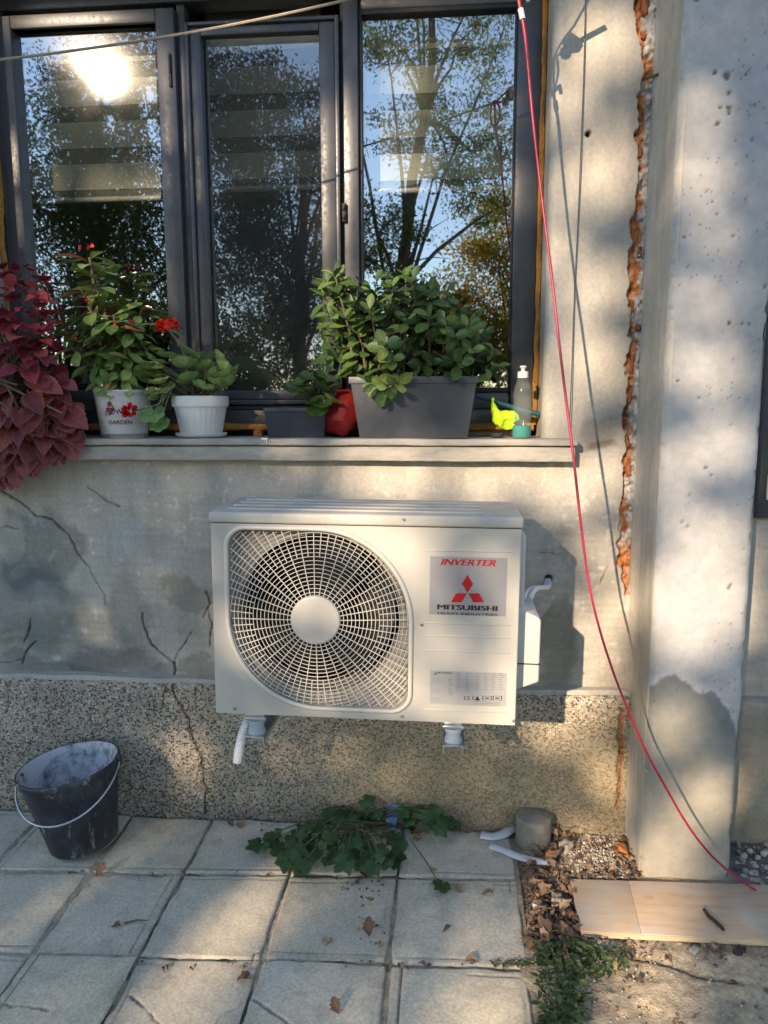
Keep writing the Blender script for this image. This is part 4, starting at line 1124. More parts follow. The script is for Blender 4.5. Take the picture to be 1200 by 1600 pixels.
# badge and rating label
def txt(body_, rect, parent, mat, off=0., shear=0., y=-.0014, place=None, name='lettering', fat=0.0):
    cu = bpy.data.curves.new('txt', 'FONT'); cu.body = body_; cu.size = 1; cu.offset = off; cu.shear = shear; cu.resolution_u = 3
    ob = bpy.data.objects.new('txt', cu); col.objects.link(ob)
    dg = bpy.context.evaluated_depsgraph_get()
    me = bpy.data.meshes.new_from_object(ob.evaluated_get(dg)); bpy.data.objects.remove(ob)
    co = np.array([v.co[:] for v in me.vertices]); mn, mx = co.min(0), co.max(0); x0, x1, z0, z1 = rect
    for v in me.vertices:
        x = x0+(v.co.x-mn[0])/(mx[0]-mn[0])*(x1-x0); z = z0+(v.co.y-mn[1])/(mx[1]-mn[1])*(z1-z0)
        v.co = place(x, z) if place else ACM @ Vector((x, y, z))
    bm = bmesh.new(); bm.from_mesh(me)
    bmesh.ops.recalc_face_normals(bm, faces=bm.faces); bm.to_mesh(me); bm.free()
    if fat:
        base_ = [v.co.copy() for v in me.vertices]; bf_ = [list(p.vertices) for p in me.polygons]; V_, F_ = [], []
        ex = (ACM.to_3x3() @ Vector((1, 0, 0))); ey = (ACM.to_3x3() @ Vector((0, -1, 0)))
        for q, dx in enumerate((-1, -.33, .33, 1)):
            n_ = len(V_); V_ += [b0_+ex*dx*fat+ey*.00008*q for b0_ in base_]; F_ += [[i+n_ for i in f] for f in bf_]
        me = bpy.data.meshes.new(name); me.from_pydata(V_, [], F_); me.update()
    me.materials.clear()
    return link(name, me, MT[mat], parent)
def prect(a, b_, c, d):                                   # px box -> unit rect
    x0, z1 = al(a, b_); x1, z0 = al(c, d); return x0, x1, z0, z1
X0, X1, Z0, Z1 = prect(672, 869, 790, 963)
badge = acp(MB().box(X0, X1, -.0009, .001, Z0, Z1), 'badge', 'silver')
txt('INVERTER', prect(689, 873, 774, 884.5), badge, 'red_print', .0, .30, fat=.0011)
txt('MITSUBISHI', prect(684, 944, 776.5, 954.5), badge, 'black_print', fat=.0014)
txt('HEAVY INDUSTRIES', prect(684, 955.8, 777, 962.3), badge, 'black_print', fat=.0003)
def rh(pts, nm='emblem', mat='red_print', par=None):
    mb = MB(); mb.add([(x, -.0014, z) for x, z in pts], [(0, 1, 2, 3)]); return acp(mb, nm, mat, parent=par or badge)
def emblem(cx, cy, s, par, mat):
    A = lambda u, v: al(cx+u*s, cy+v*s)
    rh([A(0, -28), A(8.7, -14), A(0, 0), A(-8.7, -14)], mat=mat, par=par)
    rh([A(-1, .8), A(-18, .8), A(-26, 15), A(-9, 15)], mat=mat, par=par)
    rh([A(1, .8), A(18, .8), A(26, 15), A(9, 15)], mat=mat, par=par)
emblem(730.5, 926, 1.0, badge, 'red_print')
X0, X1, Z0, Z1 = prect(672, 1047, 790, 1104)
rl = acp(MB().box(X0, X1, -.0009, .001, Z0, Z1), 'rating_label', 'speclabel')
emblem(681, 1052, .11, rl, 'black_print')
txt('MITSUBISHI', prect(684, 1049.5, 706, 1052.8), rl, 'black_print', .01)
bars = MB()
def bar(a, b_, c, d): x0_, x1_, z0_, z1_ = prect(a, b_, c, d); bars.add([(x0_, -.0014, z0_), (x1_, -.0014, z0_), (x1_, -.0014, z1_), (x0_, -.0014, z1_)], [(0, 1, 2, 3)])
rr = random.Random(4)
for i in range(13):
    y = 1060+i*3.0
    bar(673.5, y, 673.5+rr.uniform(12, 24), y+1.0)
    if i < 9: bar(701, y, 701+rr.uniform(3, 8), y+1.0)
for i in range(9):
    y = 1052+i*3.1
    for x in (712, 727, 743, 756, 768, 779): bar(x, y, x+rr.uniform(4, 9), y+.9)
for i in range(3): bar(740, 1096+i*2.4, 740+rr.uniform(28, 44), 1097+i*2.4)
acp(bars, 'fine_print', 'grey_print', parent=rl)
icons = MB()
def bari(a, b_, c, d): x0_, x1_, z0_, z1_ = prect(a, b_, c, d); icons.add([(x0_, -.0014, z0_), (x1_, -.0014, z0_), (x1_, -.0014, z1_), (x0_, -.0014, z1_)], [(0, 1, 2, 3)])
for a, b_ in ((725, 1088), (731, 1088), (738, 1088)): bari(a, b_, a+4, b_+1); bari(a, b_+4, a+4, b_+5); bari(a, b_, a+1, b_+5)
x, z = al(746, 1087); x2, z2 = al(742, 1094); x3, _ = al(750, 1094); icons.add([(x, -.0014, z), (x2, -.0014, z2), (x3, -.0014, z2)], [(0, 1, 2)])
for a in (754, 770): bari(a, 1087, a+14, 1088); bari(a, 1093, a+14, 1094); bari(a, 1087, a+1, 1094); bari(a+13, 1087, a+14, 1094); bari(a+4, 1089.5, a+10, 1091.5)
acp(icons, 'pictograms', 'black_print', parent=rl)
# valve cover on the right flank with the slim grip above it
zc0, zc1, zc2, zc3 = al(815, 958)[1], al(846, 976)[1], al(846, 1078)[1], al(815, 1092)[1]
cover = MB().prism([(AW-.001, zc0), (AW+.050, zc1+.006), (AW+.062, zc1-.004), (AW+.062, zc2), (AW-.001, zc3)], .05, .235)
vc = acp(cover, 'valve_cover', 'acside', bevel=.006, seg=3)
zs_ = al(830, 1048)[1]
acp(MB().box(AW-.001, AW+.0635, .047, .237, zs_-.0012, zs_+.0012), 'cover_seam', 'black', parent=vc)
acp(MB().box(AW-.001, AW+.016, .045, .20, al(818, 955)[1], al(818, 842)[1]), 'side_grip', 'acside', bevel=.005, seg=3)
# cables from the wall hole
hp = cw(857, 906, .01); vp = ACM @ Vector((AW+.045, .16, zc0-.006))
mb = MB()
def bez(a, c, d, e, n=18): return [a*(1-t)**3+c*3*t*(1-t)**2+d*3*t*t*(1-t)+e*t**3 for t in [i/n for i in range(n+1)]]
mb.tube(bez(hp, hp+Vector((.004, -.07, -.035)), vp+Vector((.016, .05, .05)), vp), .0075, 8)
acp_cable = mb.build('refrigerant_line', MT['cable'], ac, smooth=True)
mb = MB(); mb.tube(bez(hp+Vector((-.008, 0, 0)), hp+Vector((-.006, -.06, -.035)), vp+Vector((.0, .05, .05)), vp+Vector((-.016, 0, 0))), .0055, 8)
mb.build('power_cable', MT['cable'], ac, smooth=True)
# corrugated drain hose
ha = cw(390, 1122, -.44); hb = cw(371, 1190, -.44)
pts = bez(ha+Vector((0, .05, .005)), ha+Vector((-.008, -.02, -.0)), hb+Vector((.008, 0, .06)), hb, 90)
MB().tube(pts, [.0112+.0016*(1 if (i//2) % 2 else -1) for i in range(91)], 10, cap=False).build('drain_hose', MT['hose'], ac)
# feet of the unit, then the wall brackets that carry it
for px, py in ((398, 1116), (708, 1135)):
    x, z = al(px, py)
    acp(MB().box(x-.024, x+.024, .004, .28, -.012, -.001).box(x-.028, x+.028, .002, .016, -.020, -.010), 'foot', 'zinc', bevel=.002)
for px, lab in ((397, 'zinc wall bracket with rubber damper under the left foot of the unit'), (709, 'zinc wall bracket with rubber damper under the right foot of the unit')):
    x, _ = al(px, 1120); base = ACM @ Vector((x, .0, -.062)); bx_, bz_ = base.x, base.z
    br = empty('wall_bracket', (bx_, -.05, bz_), lab, 'bracket', 'brackets under the air conditioner')
    fr = AY-.004
    MB().box(bx_-.026, bx_+.026, fr, -.05, bz_-.002, bz_+.001).box(bx_-.026, bx_-.023, fr, -.05, bz_-.022, bz_-.0021).box(bx_+.023, bx_+.026, fr, -.05, bz_-.022, bz_-.0021).build('arm', MT['zinc'], br, bevel=.0008)
    MB().box(bx_-.026, bx_+.026, -.052, -.046, bz_-.03, bz_+.30).build('upright', MT['zinc'], br, bevel=.001)
    MB().prism([(bx_+.0265, bz_-.002), (bx_+.0285, bz_-.002), (bx_+.0285, bz_-.003), (bx_+.0265, bz_-.003)], fr, -.05).build('lip', MT['zinc'], br)
    MB().lathe([(.0, 0), (.023, 0), (.024, .003), (.0195, .018), (.0195, .022), (.024, .034), (.022, .038), (0, .038)], (bx_, fr+.030, bz_+.0015), 24).build('damper', MT['damper'], br, smooth=True)
    MB().tube([(bx_, fr+.030, bz_+.038), (bx_, fr+.030, bz_+.052)], .0055, 10).tube([(bx_, fr+.030, bz_+.040), (bx_, fr+.030, bz_+.047)], .0105, 6).build('bolt', MT['zinc'], br)

# ================================================================== LEAVES
def leaf_mesh(name, L, W, mat, kind='ovate', rows=6, fold=.18, curl=.25, serr=0.0, stalk=0.0, thick=False):
    vs_, fs = [], []
    def w(t):
        if kind == 'ovate': return math.sin(math.pi*min(1, t**.72))**.72*(1-.10*t)
        if kind == 'spat': return (max(0, math.sin(math.pi*(t**1.7)))**.75)*.98+.10*(1-t)*(t > 0)
        if kind == 'obov': return max(0, math.sin(math.pi*t**1.25))**.7
        if kind == 'lance': return math.sin(math.pi*t)**.9
        return math.sin(math.pi*t)
    for i in range(rows+1):
        t = i/rows; hw = W*.5*max(w(t), .02); y = stalk+L*t; z = -curl*L*t*t
        if serr and 0 < i < rows: hw *= 1+serr*(1 if i % 2 else -1)
        vs_ += [(-hw, y, z+fold*hw), (-hw*.5, y, z+fold*hw*.35), (0, y, z), (hw*.5, y, z+fold*hw*.35), (hw, y, z+fold*hw)]
    for i in range(rows):
        for j in range(4): a = i*5+j; fs.append((a, a+1, a+6, a+5))
    if stalk:
        n0 = len(vs_); r = W*.03
        vs_ += [(-r, 0, 0), (r, 0, 0), (r, stalk, 0), (-r, stalk, 0)]; fs.append((n0, n0+1, n0+2, n0+3))
    me = bpy.data.meshes.new(name); me.from_pydata(vs_, [], fs); me.update(); me.materials.append(MT[mat]); me.shade_smooth()
    at = me.color_attributes.new('Col', 'FLOAT_COLOR', 'POINT')
    for i, d_ in enumerate(at.data):
        e_ = (1.0, .5, 0.0, .5, 1.0)[i % 5] if i < 5*(rows+1) else .5
        if i >= 5*rows: e_ = 1.0
        d_.color = (e_, e_, e_, 1)
    return me
def edge_attr(me):
    at = me.color_attributes.new('Col', 'FLOAT_COLOR', 'POINT')
    for d_ in at.data: d_.color = (.4, .4, .4, 1)
def round_leaf(name, R, mat, lobes=7, depth=.12, cup=.25, n=28, notch=True):
    vs_, fs = [(0, 0, 0)], []
    for ring in (.5, 1.0):
        for i in range(n):
            q = 2*math.pi*i/n-math.pi/2
            rr = R*ring*(1+depth*abs(math.cos(lobes*(q+math.pi/2)/2))-depth)
            if notch and i in (0,): rr *= .35
            vs_.append((rr*math.cos(q), rr*math.sin(q), cup*R*ring**2+.05*R*math.sin(q*5)*ring))
    for i in range(n):
        j = (i+1) % n; fs.append((0, 1+i, 1+j)); fs.append((1+i, 1+n+i, 1+n+j, 1+j))
    me = bpy.data.meshes.new(name); me.from_pydata(vs_, [], fs); me.update(); me.materials.append(MT[mat]); me.shade_smooth(); edge_attr(me); return me
def lobed_leaf(name, R, mat, seed):
    rd = random.Random(seed); vs_, fs = [(0, 0, 0)], []
    tips = [(-160, .62), (-130, .66), (-95, .62), (-62, .86), (-34, .66), (-14, .92), (0, 1.08), (14, .92), (34, .66), (62, .86), (95, .62), (130, .66), (160, .62), (180, .14)]
    out = []
    for a, rr in tips: out.append((math.radians(a+90)+rd.uniform(-.06, .06), rr*rd.uniform(.92, 1.08)))
    for ring in (.55, 1.0):
        for a, rr in out: vs_.append((R*ring*rr*math.cos(a), R*ring*rr*math.sin(a), .10*R*ring*math.sin(a*3+seed)-.12*R*ring**2))
    n = len(out)
    for i in range(n):
        j = (i+1) % n; fs.append((0, 1+i, 1+j)); fs.append((1+i, 1+n+i, 1+n+j, 1+j))
    me = bpy.data.meshes.new(name); me.from_pydata(vs_, [], fs); me.update(); me.materials.append(MT[mat]); me.shade_smooth(); edge_attr(me); return me
def place(me, parent, pos, d, up, s=1.0, name='leaf', wscale=1.0):
    d = Vector(d).normalized(); up = Vector(up); x = d.cross(up)
    if x.length < 1e-4: x = d.cross(Vector((1, .2, .1)))
    x.normalize(); z = x.cross(d)
    m = Matrix(((x.x*wscale, d.x, z.x, 0), (x.y*wscale, d.y, z.y, 0), (x.z*wscale, d.z, z.z, 0), (0, 0, 0, 1))) @ Matrix.Diagonal((s, s, s, 1))
    o = bpy.data.objects.new(name, me); o.matrix_basis = Matrix.Translation(Vector(pos)) @ m
    col.objects.link(o); return adopt(o, parent)
def rv(a=1.0): return Vector((random.uniform(-a, a), random.uniform(-a, a), random.uniform(-a, a)))
def petals(parent, c, R, n, me, name='flower'):
    v, f = [], []
    base_v = [x.co.copy() for x in me.vertices]; base_f = [list(p.vertices) for p in me.polygons]
    for i in range(n):
        d = (rv()+Vector((0, -.5, .15))).normalized(); up = rv()
        q = d.to_track_quat('Y', 'Z'); s = random.uniform(.7, 1.1); n0 = len(v)
        rot = Matrix.Rotation(random.uniform(0, 6.28), 3, d)
        for b_ in base_v: v.append(Vector(c)+d*R*.35+rot @ (q @ (b_*s)))
        f += [[k+n0 for k in p] for p in base_f]
    m2 = bpy.data.meshes.new(name); m2.from_pydata(v, [], f); m2.update(); m2.materials.append(me.materials[0]); m2.shade_smooth(); edge_attr(m2)
    return link(name, m2, None, parent)

def pot_soil(parent, c, r, z): MB().lathe([(0, .006), (r*.5, .008), (r, 0)], (c[0], c[1], z), 24).build('soil', MT['soil'], parent, smooth=True)

# ---------------------------------------------------------------- burgundy coleus
cp = cw(22, 640, .035)
cole = empty('coleus_plant', (cp.x, .035, SILL_Z), 'burgundy coleus with big drooping leaves spilling over the left end of the sill', 'plant')
MB().lathe([(0, 0), (.065, 0), (.092, .15), (.098, .15), (.098, .165), (.088, .165), (.086, .15), (.06, .01), (0, .01)], (cp.x, .035, SILL_Z+.001), 32).build('pot', MT['navy_planter'], cole, smooth=True)
pot_soil(cole, (cp.x, .035), .086, SILL_Z+.15)
lm = [leaf_mesh('leaf', .094, .080, 'coleus', rows=14, fold=.25, curl=c, serr=.10, stalk=.02) for c in (.15, .35, .55)]
lo_ = [leaf_mesh('leaf', .112, .088, 'coleus_low', rows=16, fold=.18, curl=c, serr=.10, stalk=.02) for c in (.1, .25, .4)]
bnd_y = [405, 430, 470, 520, 560, 600, 640, 680, 710, 748]
bnd_x = [48, 92, 108, 112, 108, 128, 142, 130, 104, 30]
stems = MB()
for i in range(280):
    py = 412+(i+.5)/280*326+random.uniform(-6, 6); bx = np.interp(py, bnd_y, bnd_x)
    f = random.random(); px = -70+(bx-22+70)*f**.75
    lowz = (py-415)/330
    yy = .03-.20*math.sin(math.pi*min(1, .25+.6*lowz))*random.uniform(.35, 1.0)*(1-.35*abs((px-10)/120))
    yy = min(yy, -.075) if py > 640 else yy
    p = cw(px, py, yy)
    side = (px-15)/90
    up_ = .8-1.9*lowz
    d = Vector((side*.9+random.uniform(-.5, .5), -.75+random.uniform(-.3, .3), up_*.7+random.uniform(-.35, .25)-.1))
    s = (.44+.46*lowz)*random.uniform(.7, 1.25)
    up = Vector((side*.3, -.7, 1.0-.5*lowz))+rv(.35)
    meL = random.choice(lm if lowz < .5+random.uniform(-.1, .1) else lo_)
    place(meL, cole, p-d.normalized()*.05*s, d, up, s)
for i in range(9):
    q = Vector((cp.x+random.uniform(-.05, .05), .03+random.uniform(-.03, .03), SILL_Z+.15)); e = cw(random.uniform(-40, 80), random.uniform(430, 560), random.uniform(-.08, .03))
    stems.tube([q, q.lerp(e, .5)+Vector((0, -.02, .03)), e], [.006, .005, .003], 6)
for i in range(6):
    q = Vector((cp.x+random.uniform(-.08, .06), -.05, SILL_Z+.16)); e = cw(random.uniform(-20, 100), random.uniform(600, 700), -.12)
    stems.tube([q+Vector((0, .06, 0)), q+Vector((0, -.05, .02)), e], [.006, .005, .003], 6)
stems.build('stems', MT['woodstem'], cole, smooth=True)

# ---------------------------------------------------------------- printed pot with euphorbia
PYY = .045
pc = cw(195, 678, PYY); k = mpp(PYY)
eu = empty('flowering_shrub', (pc.x, PYY, SILL_Z), 'spiny green shrub with small pink flowers in the white pot printed GARDEN', 'potted plant')
HP, RT_, RB_ = 74*k, 44.5*k, 35.5*k
pot = MB().lathe([(0, 0), (RB_*.97, 0), (RB_, .003), (RB_+(RT_-RB_)*.97, HP-.006), (RT_+.002, HP-.004), (RT_+.002, HP), (RT_-.004, HP), (RT_-.006, HP-.012), (0, HP-.03)], (pc.x, PYY, SILL_Z+.001), 48).build('pot', MT['white_pot'], eu, smooth=True)
MB().lathe([(RB_+.0006, .002), (RB_+.0016+(RT_-RB_)*.09, .012), (RB_+.0010+(RT_-RB_)*.10, .0125)], (pc.x, PYY, SILL_Z+.001), 48).build('bottom_band', MT['galv'], pot, smooth=True)
MB().lathe([(RB_+.0010+(RT_-RB_)*.86, HP*.88), (RB_+.0016+(RT_-RB_)*.95, HP*.955)], (pc.x, PYY, SILL_Z+.001), 48).build('top_band', simple('pale_tin', (.55, .54, .55), (.42, .41, .42), 25, .45), pot, smooth=True)
def onpot(px_off, z_off):                                 # metres right of / above the pot's print centre -> point on the cone
    z = HP*.5+z_off; r = RB_+(RT_-RB_)*z/HP+.0009; a = px_off/r+math.radians(-90+5)
    return Vector((pc.x+r*math.cos(a), PYY+r*math.sin(a), SILL_Z+.001+z))
txt('FLOWER', (-16*k, 24*k, -2*k, 6*k), pot, 'black_print', .01, place=lambda x, z: onpot(x, z+(-.9*((x-4*k)/(20*k))**2*5*k+2*k)))
txt('GARDEN', (-11*k, 25*k, -16*k, -9.5*k), pot, 'black_print', .012, place=onpot)
pr = MB()
for (u, v, s) in ((-7, 15, 5.5), (-10, 7, 5), (-3, 7, 5), (-6, 2, 4)):
    pts = [onpot((u+s*(1 if i % 2 else .55)*math.cos(i*math.pi/6))*k, (v+s*(1 if i % 2 else .55)*math.sin(i*math.pi/6))*k)+Vector((0, -.0006, 0)) for i in range(12)]
    pr.add([onpot(u*k, v*k)+Vector((0, -.0008, 0))]+pts, [(0, 1+i, 1+(i+1) % 12) for i in range(12)])
pr.build('printed_flowers', simple('crimson_print', (.26, .02, .045), (.18, .012, .03), 60, .5), pot)
bl = MB(); a_, b_ = onpot(12*k, -5*k), onpot(27*k, -4*k); bl.add([a_, b_, b_+Vector((0, 0, .0015)), a_+Vector((0, 0, .0015))], [(0, 1, 2, 3)]); bl.build('printed_line', MT['black_print'], pot)
pot_soil(eu, (pc.x, PYY), RT_-.006, SILL_Z+HP-.022)
el = [leaf_mesh('leaf', .112, .044, 'euph', 'spat', rows=8, fold=.25, curl=c) for c in (.05, .2, .4)]
heads = [(140, 402, .02, 1.0, 12), (150, 448, .03, .9, 9), (138, 478, .01, 1.0, 10), (178, 492, -.02, .95, 11), (210, 508, .02, .9, 10), (108, 538, -.03, .95, 11), (158, 548, -.02, .9, 9), (195, 545, -.01, .85, 10),
         (222, 480, .05, .85, 8), (185, 575, -.02, .75, 8), (128, 520, .03, .9, 9), (205, 585, .0, .7, 8), (160, 590, -.01, .7, 7), (168, 515, .0, .9, 9), (230, 545, .03, .7, 7), (150, 425, .05, .8, 9), (118, 500, .04, .8, 8), (185, 465, .05, .85, 9), (212, 560, -.01, .75, 8), (140, 570, -.02, .75, 8), (175, 605, -.03, .6, 7), (205, 530, .04, .85, 9), (125, 450, .05, .7, 8)]
st = MB()
pm = leaf_mesh('flower', .012, .013, 'pinkflower', 'obov', rows=3, fold=.2, curl=.1)
for (hx, hy, yy, s, n) in heads:
    c = cw(hx, hy, yy); root = Vector((pc.x+random.uniform(-.05, .05), PYY+random.uniform(-.04, .04), SILL_Z+HP-.02))
    md = root.lerp(c, .55)+Vector((random.uniform(-.015, .015), 0, .01))
    st.tube([root, md, c], [.007, .006, .0045], 7)
    ax = (c-md).normalized()
    for j in range(n):
        q = j*2.4+random.uniform(-.2, .2)
        pp = ax.orthogonal().normalized(); pp = Matrix.Rotation(q, 3, ax) @ pp
        el_ = random.uniform(-.25, .55); d = pp*math.cos(el_)+ax*math.sin(el_)
        place(random.choice(el), eu, c-ax*.004*j+pp*.004, d, ax+pp*.2, s*random.uniform(.7, 1.05))
for i in range(24):                                       # leaves along the stems
    h = random.choice(heads); c = cw(h[0], h[1], h[2]); root = Vector((pc.x, PYY, SILL_Z+HP))
    p = root.lerp(c, random.uniform(.35, .85)); d = rv()+Vector((0, -.5, 0)); place(random.choice(el), eu, p, d, (0, -.3, 1), random.uniform(.5, .8))
for (x, y) in ((125, 387), (140, 385), (138, 468), (148, 466), (182, 507), (205, 501), (118, 527), (108, 522)):
    petals(eu, cw(x, y, -.035 if y > 420 else 0.0), .004, 5, pm)
st.build('stems', MT['woodstem'], eu, smooth=True)

# ---------------------------------------------------------------- geranium in the fluted pot
gc = cw(315, 678, PYY)
ge = empty('geranium_plant', (gc.x, PYY, SILL_Z), 'scarlet geranium in a fluted white plastic pot with saucer', 'potted plant')
fl = lambda i, j: (.012 if (j % 4) < 2 else -.012) if i in (4, 5) else 0
HG = 64*k
gp = MB().lathe([(0, .006), (30*k, .006), (31*k, .010), (32*k, .014), (33*k, .018), (39*k, HG-.045), (40.5*k, HG-.038), (41*k, HG-.034), (43.5*k, HG-.033), (44*k, HG-.030), (44*k, HG-.004), (43*k, HG), (40*k, HG), (39*k, HG-.012), (0, HG-.02)], (gc.x, PYY, SILL_Z+.002), 112, fl).build('pot', MT['white_plastic'], ge, smooth=True)
MB().lathe([(0, 0), (34*k, 0), (39*k, .006), (40.5*k, .013), (39.5*k, .014), (37*k, .008), (0, .0045)], (gc.x, PYY, SILL_Z+.0015), 48).build('saucer', MT['white_plastic'], ge, smooth=True)
pot_soil(ge, (gc.x, PYY), 39*k, SILL_Z+HG-.014)
gl_ = [round_leaf('leaf', .036, 'geran', 7, .16, c) for c in (.1, .3, .5)]
st = MB()
gleaf = [(262, 556), (248, 565), (272, 562), (236, 575), (255, 580), (243, 590), (268, 585), (228, 580), (250, 600), (262, 608), (240, 612), (296, 552), (288, 575), (300, 600), (312, 590), (322, 575), (330, 562), (342, 566), (350, 580), (338, 588), (356, 592), (362, 600), (345, 602), (325, 600),
         (316, 606), (246, 622), (296, 595), (243, 655), (250, 665), (238, 648), (310, 565), (352, 606), (366, 588)]
for i, (x, y) in enumerate(gleaf):
    yy = random.uniform(-.05, .06) if y < 640 else -.055
    c = cw(x, y, yy); root = Vector((gc.x+random.uniform(-.03, .03), PYY+random.uniform(-.03, .02), SILL_Z+HG-.015))
    if x < 275 and y > 600: root = cw(272, 600, -.02)
    st.tube([root, root.lerp(c, .5)+Vector((0, 0, .012)), c], [.003, .0022, .0012], 5)
    d = (c-root).normalized()*.5+Vector((random.uniform(-.4, .4), -.6, random.uniform(-.5, .2)))
    place(random.choice(gl_), ge, c, d, Vector((random.uniform(-.4, .4), -.55, .8)), random.uniform(.75, 1.2))
gpet = leaf_mesh('flower', .020, .019, 'flower', 'obov', rows=3, fold=.2, curl=.15)
f1, f2, f3 = cw(254, 510, 0.0), cw(268, 507, 0.0), cw(203, 642, -.075)
j1 = cw(290, 565, .02)
st.tube([Vector((gc.x-.02, PYY, SILL_Z+HG-.02)), j1, cw(283, 538, .01), cw(263, 515, 0)], [.0045, .0038, .0028, .002], 6)
st.tube([Vector((gc.x-.03, PYY-.02, SILL_Z+HG-.02)), cw(262, 612, -.02), cw(248, 632, -.05), f3+Vector((.01, 0, -.002))], [.0048, .0042, .003, .002], 6)
petals(ge, f1, .016, 22, gpet, 'flower_head'); petals(ge, f2, .016, 22, gpet, 'flower_head'); petals(ge, f3, .022, 34, gpet, 'flower_head')
for (x, y) in ((232, 607), (246, 609)): petals(ge, cw(x, y, -.04), .003, 5, leaf_mesh('flower', .008, .008, 'paleflower', 'obov', rows=3), 'bud')
st.build('stems', MT['stem'], ge, smooth=True)

# ---------------------------------------------------------------- planters
def planter(name, px0, px1, bx0, bx1, py_top, y0, y1, mat, label, rim_px):
    z1 = cw((px0+px1)/2, py_top, y0).z; kk = mpp(y0)
    cx = cw((px0+px1)/2, 640, y0).x; W, WB = (px1-px0)*kk, (bx1-bx0)*kk
    t = empty(name, (cx, (y0+y1)/2, SILL_Z), label, 'planter')
    z0 = SILL_Z+.001; dy = (y1-y0); wt = .004
    def loop(w, d, z): return [(cx-w/2, (y0+y1)/2-d/2, z), (cx+w/2, (y0+y1)/2-d/2, z), (cx+w/2, (y0+y1)/2+d/2, z), (cx-w/2, (y0+y1)/2+d/2, z)]
    rz = z1-rim_px*kk
    L = [loop(WB, dy*.8, z0), loop(W*.965, dy*.965, rz), loop(W, dy, rz+.001), loop(W, dy, z1), loop(W-.014, dy-.014, z1), loop(W*.955-.01, dy*.955-.01, rz), loop(WB-.01, dy*.8-.01, z0+.006)]
    v = [p for l in L for p in l]; f = [(3, 2, 1, 0)]
    for i in range(len(L)-1):
        for j in range(4): f.append((i*4+j, i*4+(j+1) % 4, (i+1)*4+(j+1) % 4, (i+1)*4+j))
    f.append(tuple((len(L)-1)*4+j for j in range(4)))
    mb = MB(); mb.add(v, f); mb.build('trough', MT[mat], t, bevel=.0035, seg=3)
    zz = rz-.006
    s = MB(); s.add([(cx-W*.46, y0+.012, zz), (cx+W*.46, y0+.012, zz), (cx+W*.46, y1-.012, zz), (cx-W*.46, y1-.012, zz)], [(0, 1, 2, 3)]); s.build('soil', MT['soil'], t)
    return t, cx, z1
big, bcx, bz1 = planter('trough_planter', 545, 746, 568, 737, 588, -.045, .125, 'planter', 'large slate grey trough planter in the middle of the sill', 11)
sm, scx, sz1 = planter('trough_planter', 410, 511, 418, 507, 637, .015, .125, 'navy_planter', 'small dark trough planter left of the red pot', 7)
# succulent bush in the big trough
suc = empty('succulent_bush', (bcx, .04, bz1-.02), 'dense green fleshy-leaved bush growing in the large slate trough', 'plant')
sl = [leaf_mesh('leaf', .068, .040, 'succ', 'obov', rows=6, fold=.28, curl=c) for c in (-.1, .1, .3)]
tips = []
for (x, y) in ((512, 440), (522, 425), (535, 432), (505, 460), (528, 465), (545, 455), (515, 490), (540, 495), (552, 480), (525, 525), (515, 555), (545, 545), (560, 520), (550, 575)): tips.append((x, y, random.uniform(-.06, .03)))
topb = ([560, 600, 640, 680, 720, 750, 768], [425, 405, 412, 428, 450, 490, 540])
while len(tips) < 40:
    x = random.uniform(560, 768); t0 = np.interp(x, *topb); y = random.uniform(t0+12, 575)
    if min((abs(x-a)+abs(y-b_)) for a, b_, _ in tips) < 17: continue
    tips.append((x, y, random.uniform(-.11, .05)))
for (x, y) in ((600, 612), (618, 605), (585, 600)): tips.append((x, y, -.085))
st = MB()
for (x, y, yy) in tips:
    c = cw(x, y, yy); root = Vector((min(max(bcx+(c.x-bcx)*.8+random.uniform(-.02, .02), bcx-.17), bcx+.17), .03+random.uniform(-.04, .05), bz1-.03))
    md = root.lerp(c, .55)+Vector((0, 0, .03 if y < 590 else .06))
    st.tube([root, md, c], [.0045, .0035, .002], 6)
    ax = ((c-md).normalized()+Vector((0, -.35, .25))).normalized()
    for j in range(6 if len(tips) > 39 else 7):
        pp = Matrix.Rotation(j*2.3+random.uniform(-.3, .3), 3, ax) @ ax.orthogonal().normalized()
        e = .85-.19*j+random.uniform(-.15, .15); d = pp*math.cos(e)+ax*math.sin(e)
        place(random.choice(sl), suc, c-ax*.007*j, d, ax-pp*.3, (.62+.07*j)*random.uniform(.8, 1.1))
st.build('stems', MT['woodstem'], suc, smooth=True)
bv_ = np.array([v.co[:] for v in sl[1].vertices]); bf_ = np.array([list(p.vertices) for p in sl[1].polygons]); Vs, Fs = [], []
for q in range(420):
    x = random.uniform(520, 772) if q > 60 else random.uniform(505, 560); t0 = np.interp(x, [505, 530, 560]+topb[0], [440, 430, 440]+topb[1]); y = random.uniform(t0+14, 588)
    pz = cw(x, y, random.uniform(-.06, .10)); d = (rv()+Vector((0, -.5, .25))).normalized(); up = Vector((random.uniform(-.5, .5), -.5, .8)); xx = d.cross(up).normalized(); zz = xx.cross(d)
    s_ = random.uniform(.5, .85); m3 = np.array([[xx.x, d.x, zz.x], [xx.y, d.y, zz.y], [xx.z, d.z, zz.z]])*s_
    Fs.append(bf_+len(Vs)*len(bv_)); Vs.append(bv_ @ m3.T+np.array(pz))
o = link('inner_foliage', mesh_np('inner_foliage', np.concatenate(Vs), np.concatenate(Fs)), leaf_mat('inner_leaf', [(0, (.035, .075, .02)), (.6, (.06, .12, .03)), (1, (.10, .17, .045))], .4, .12, src='island'), suc, True); o['kind'] = 'stuff'
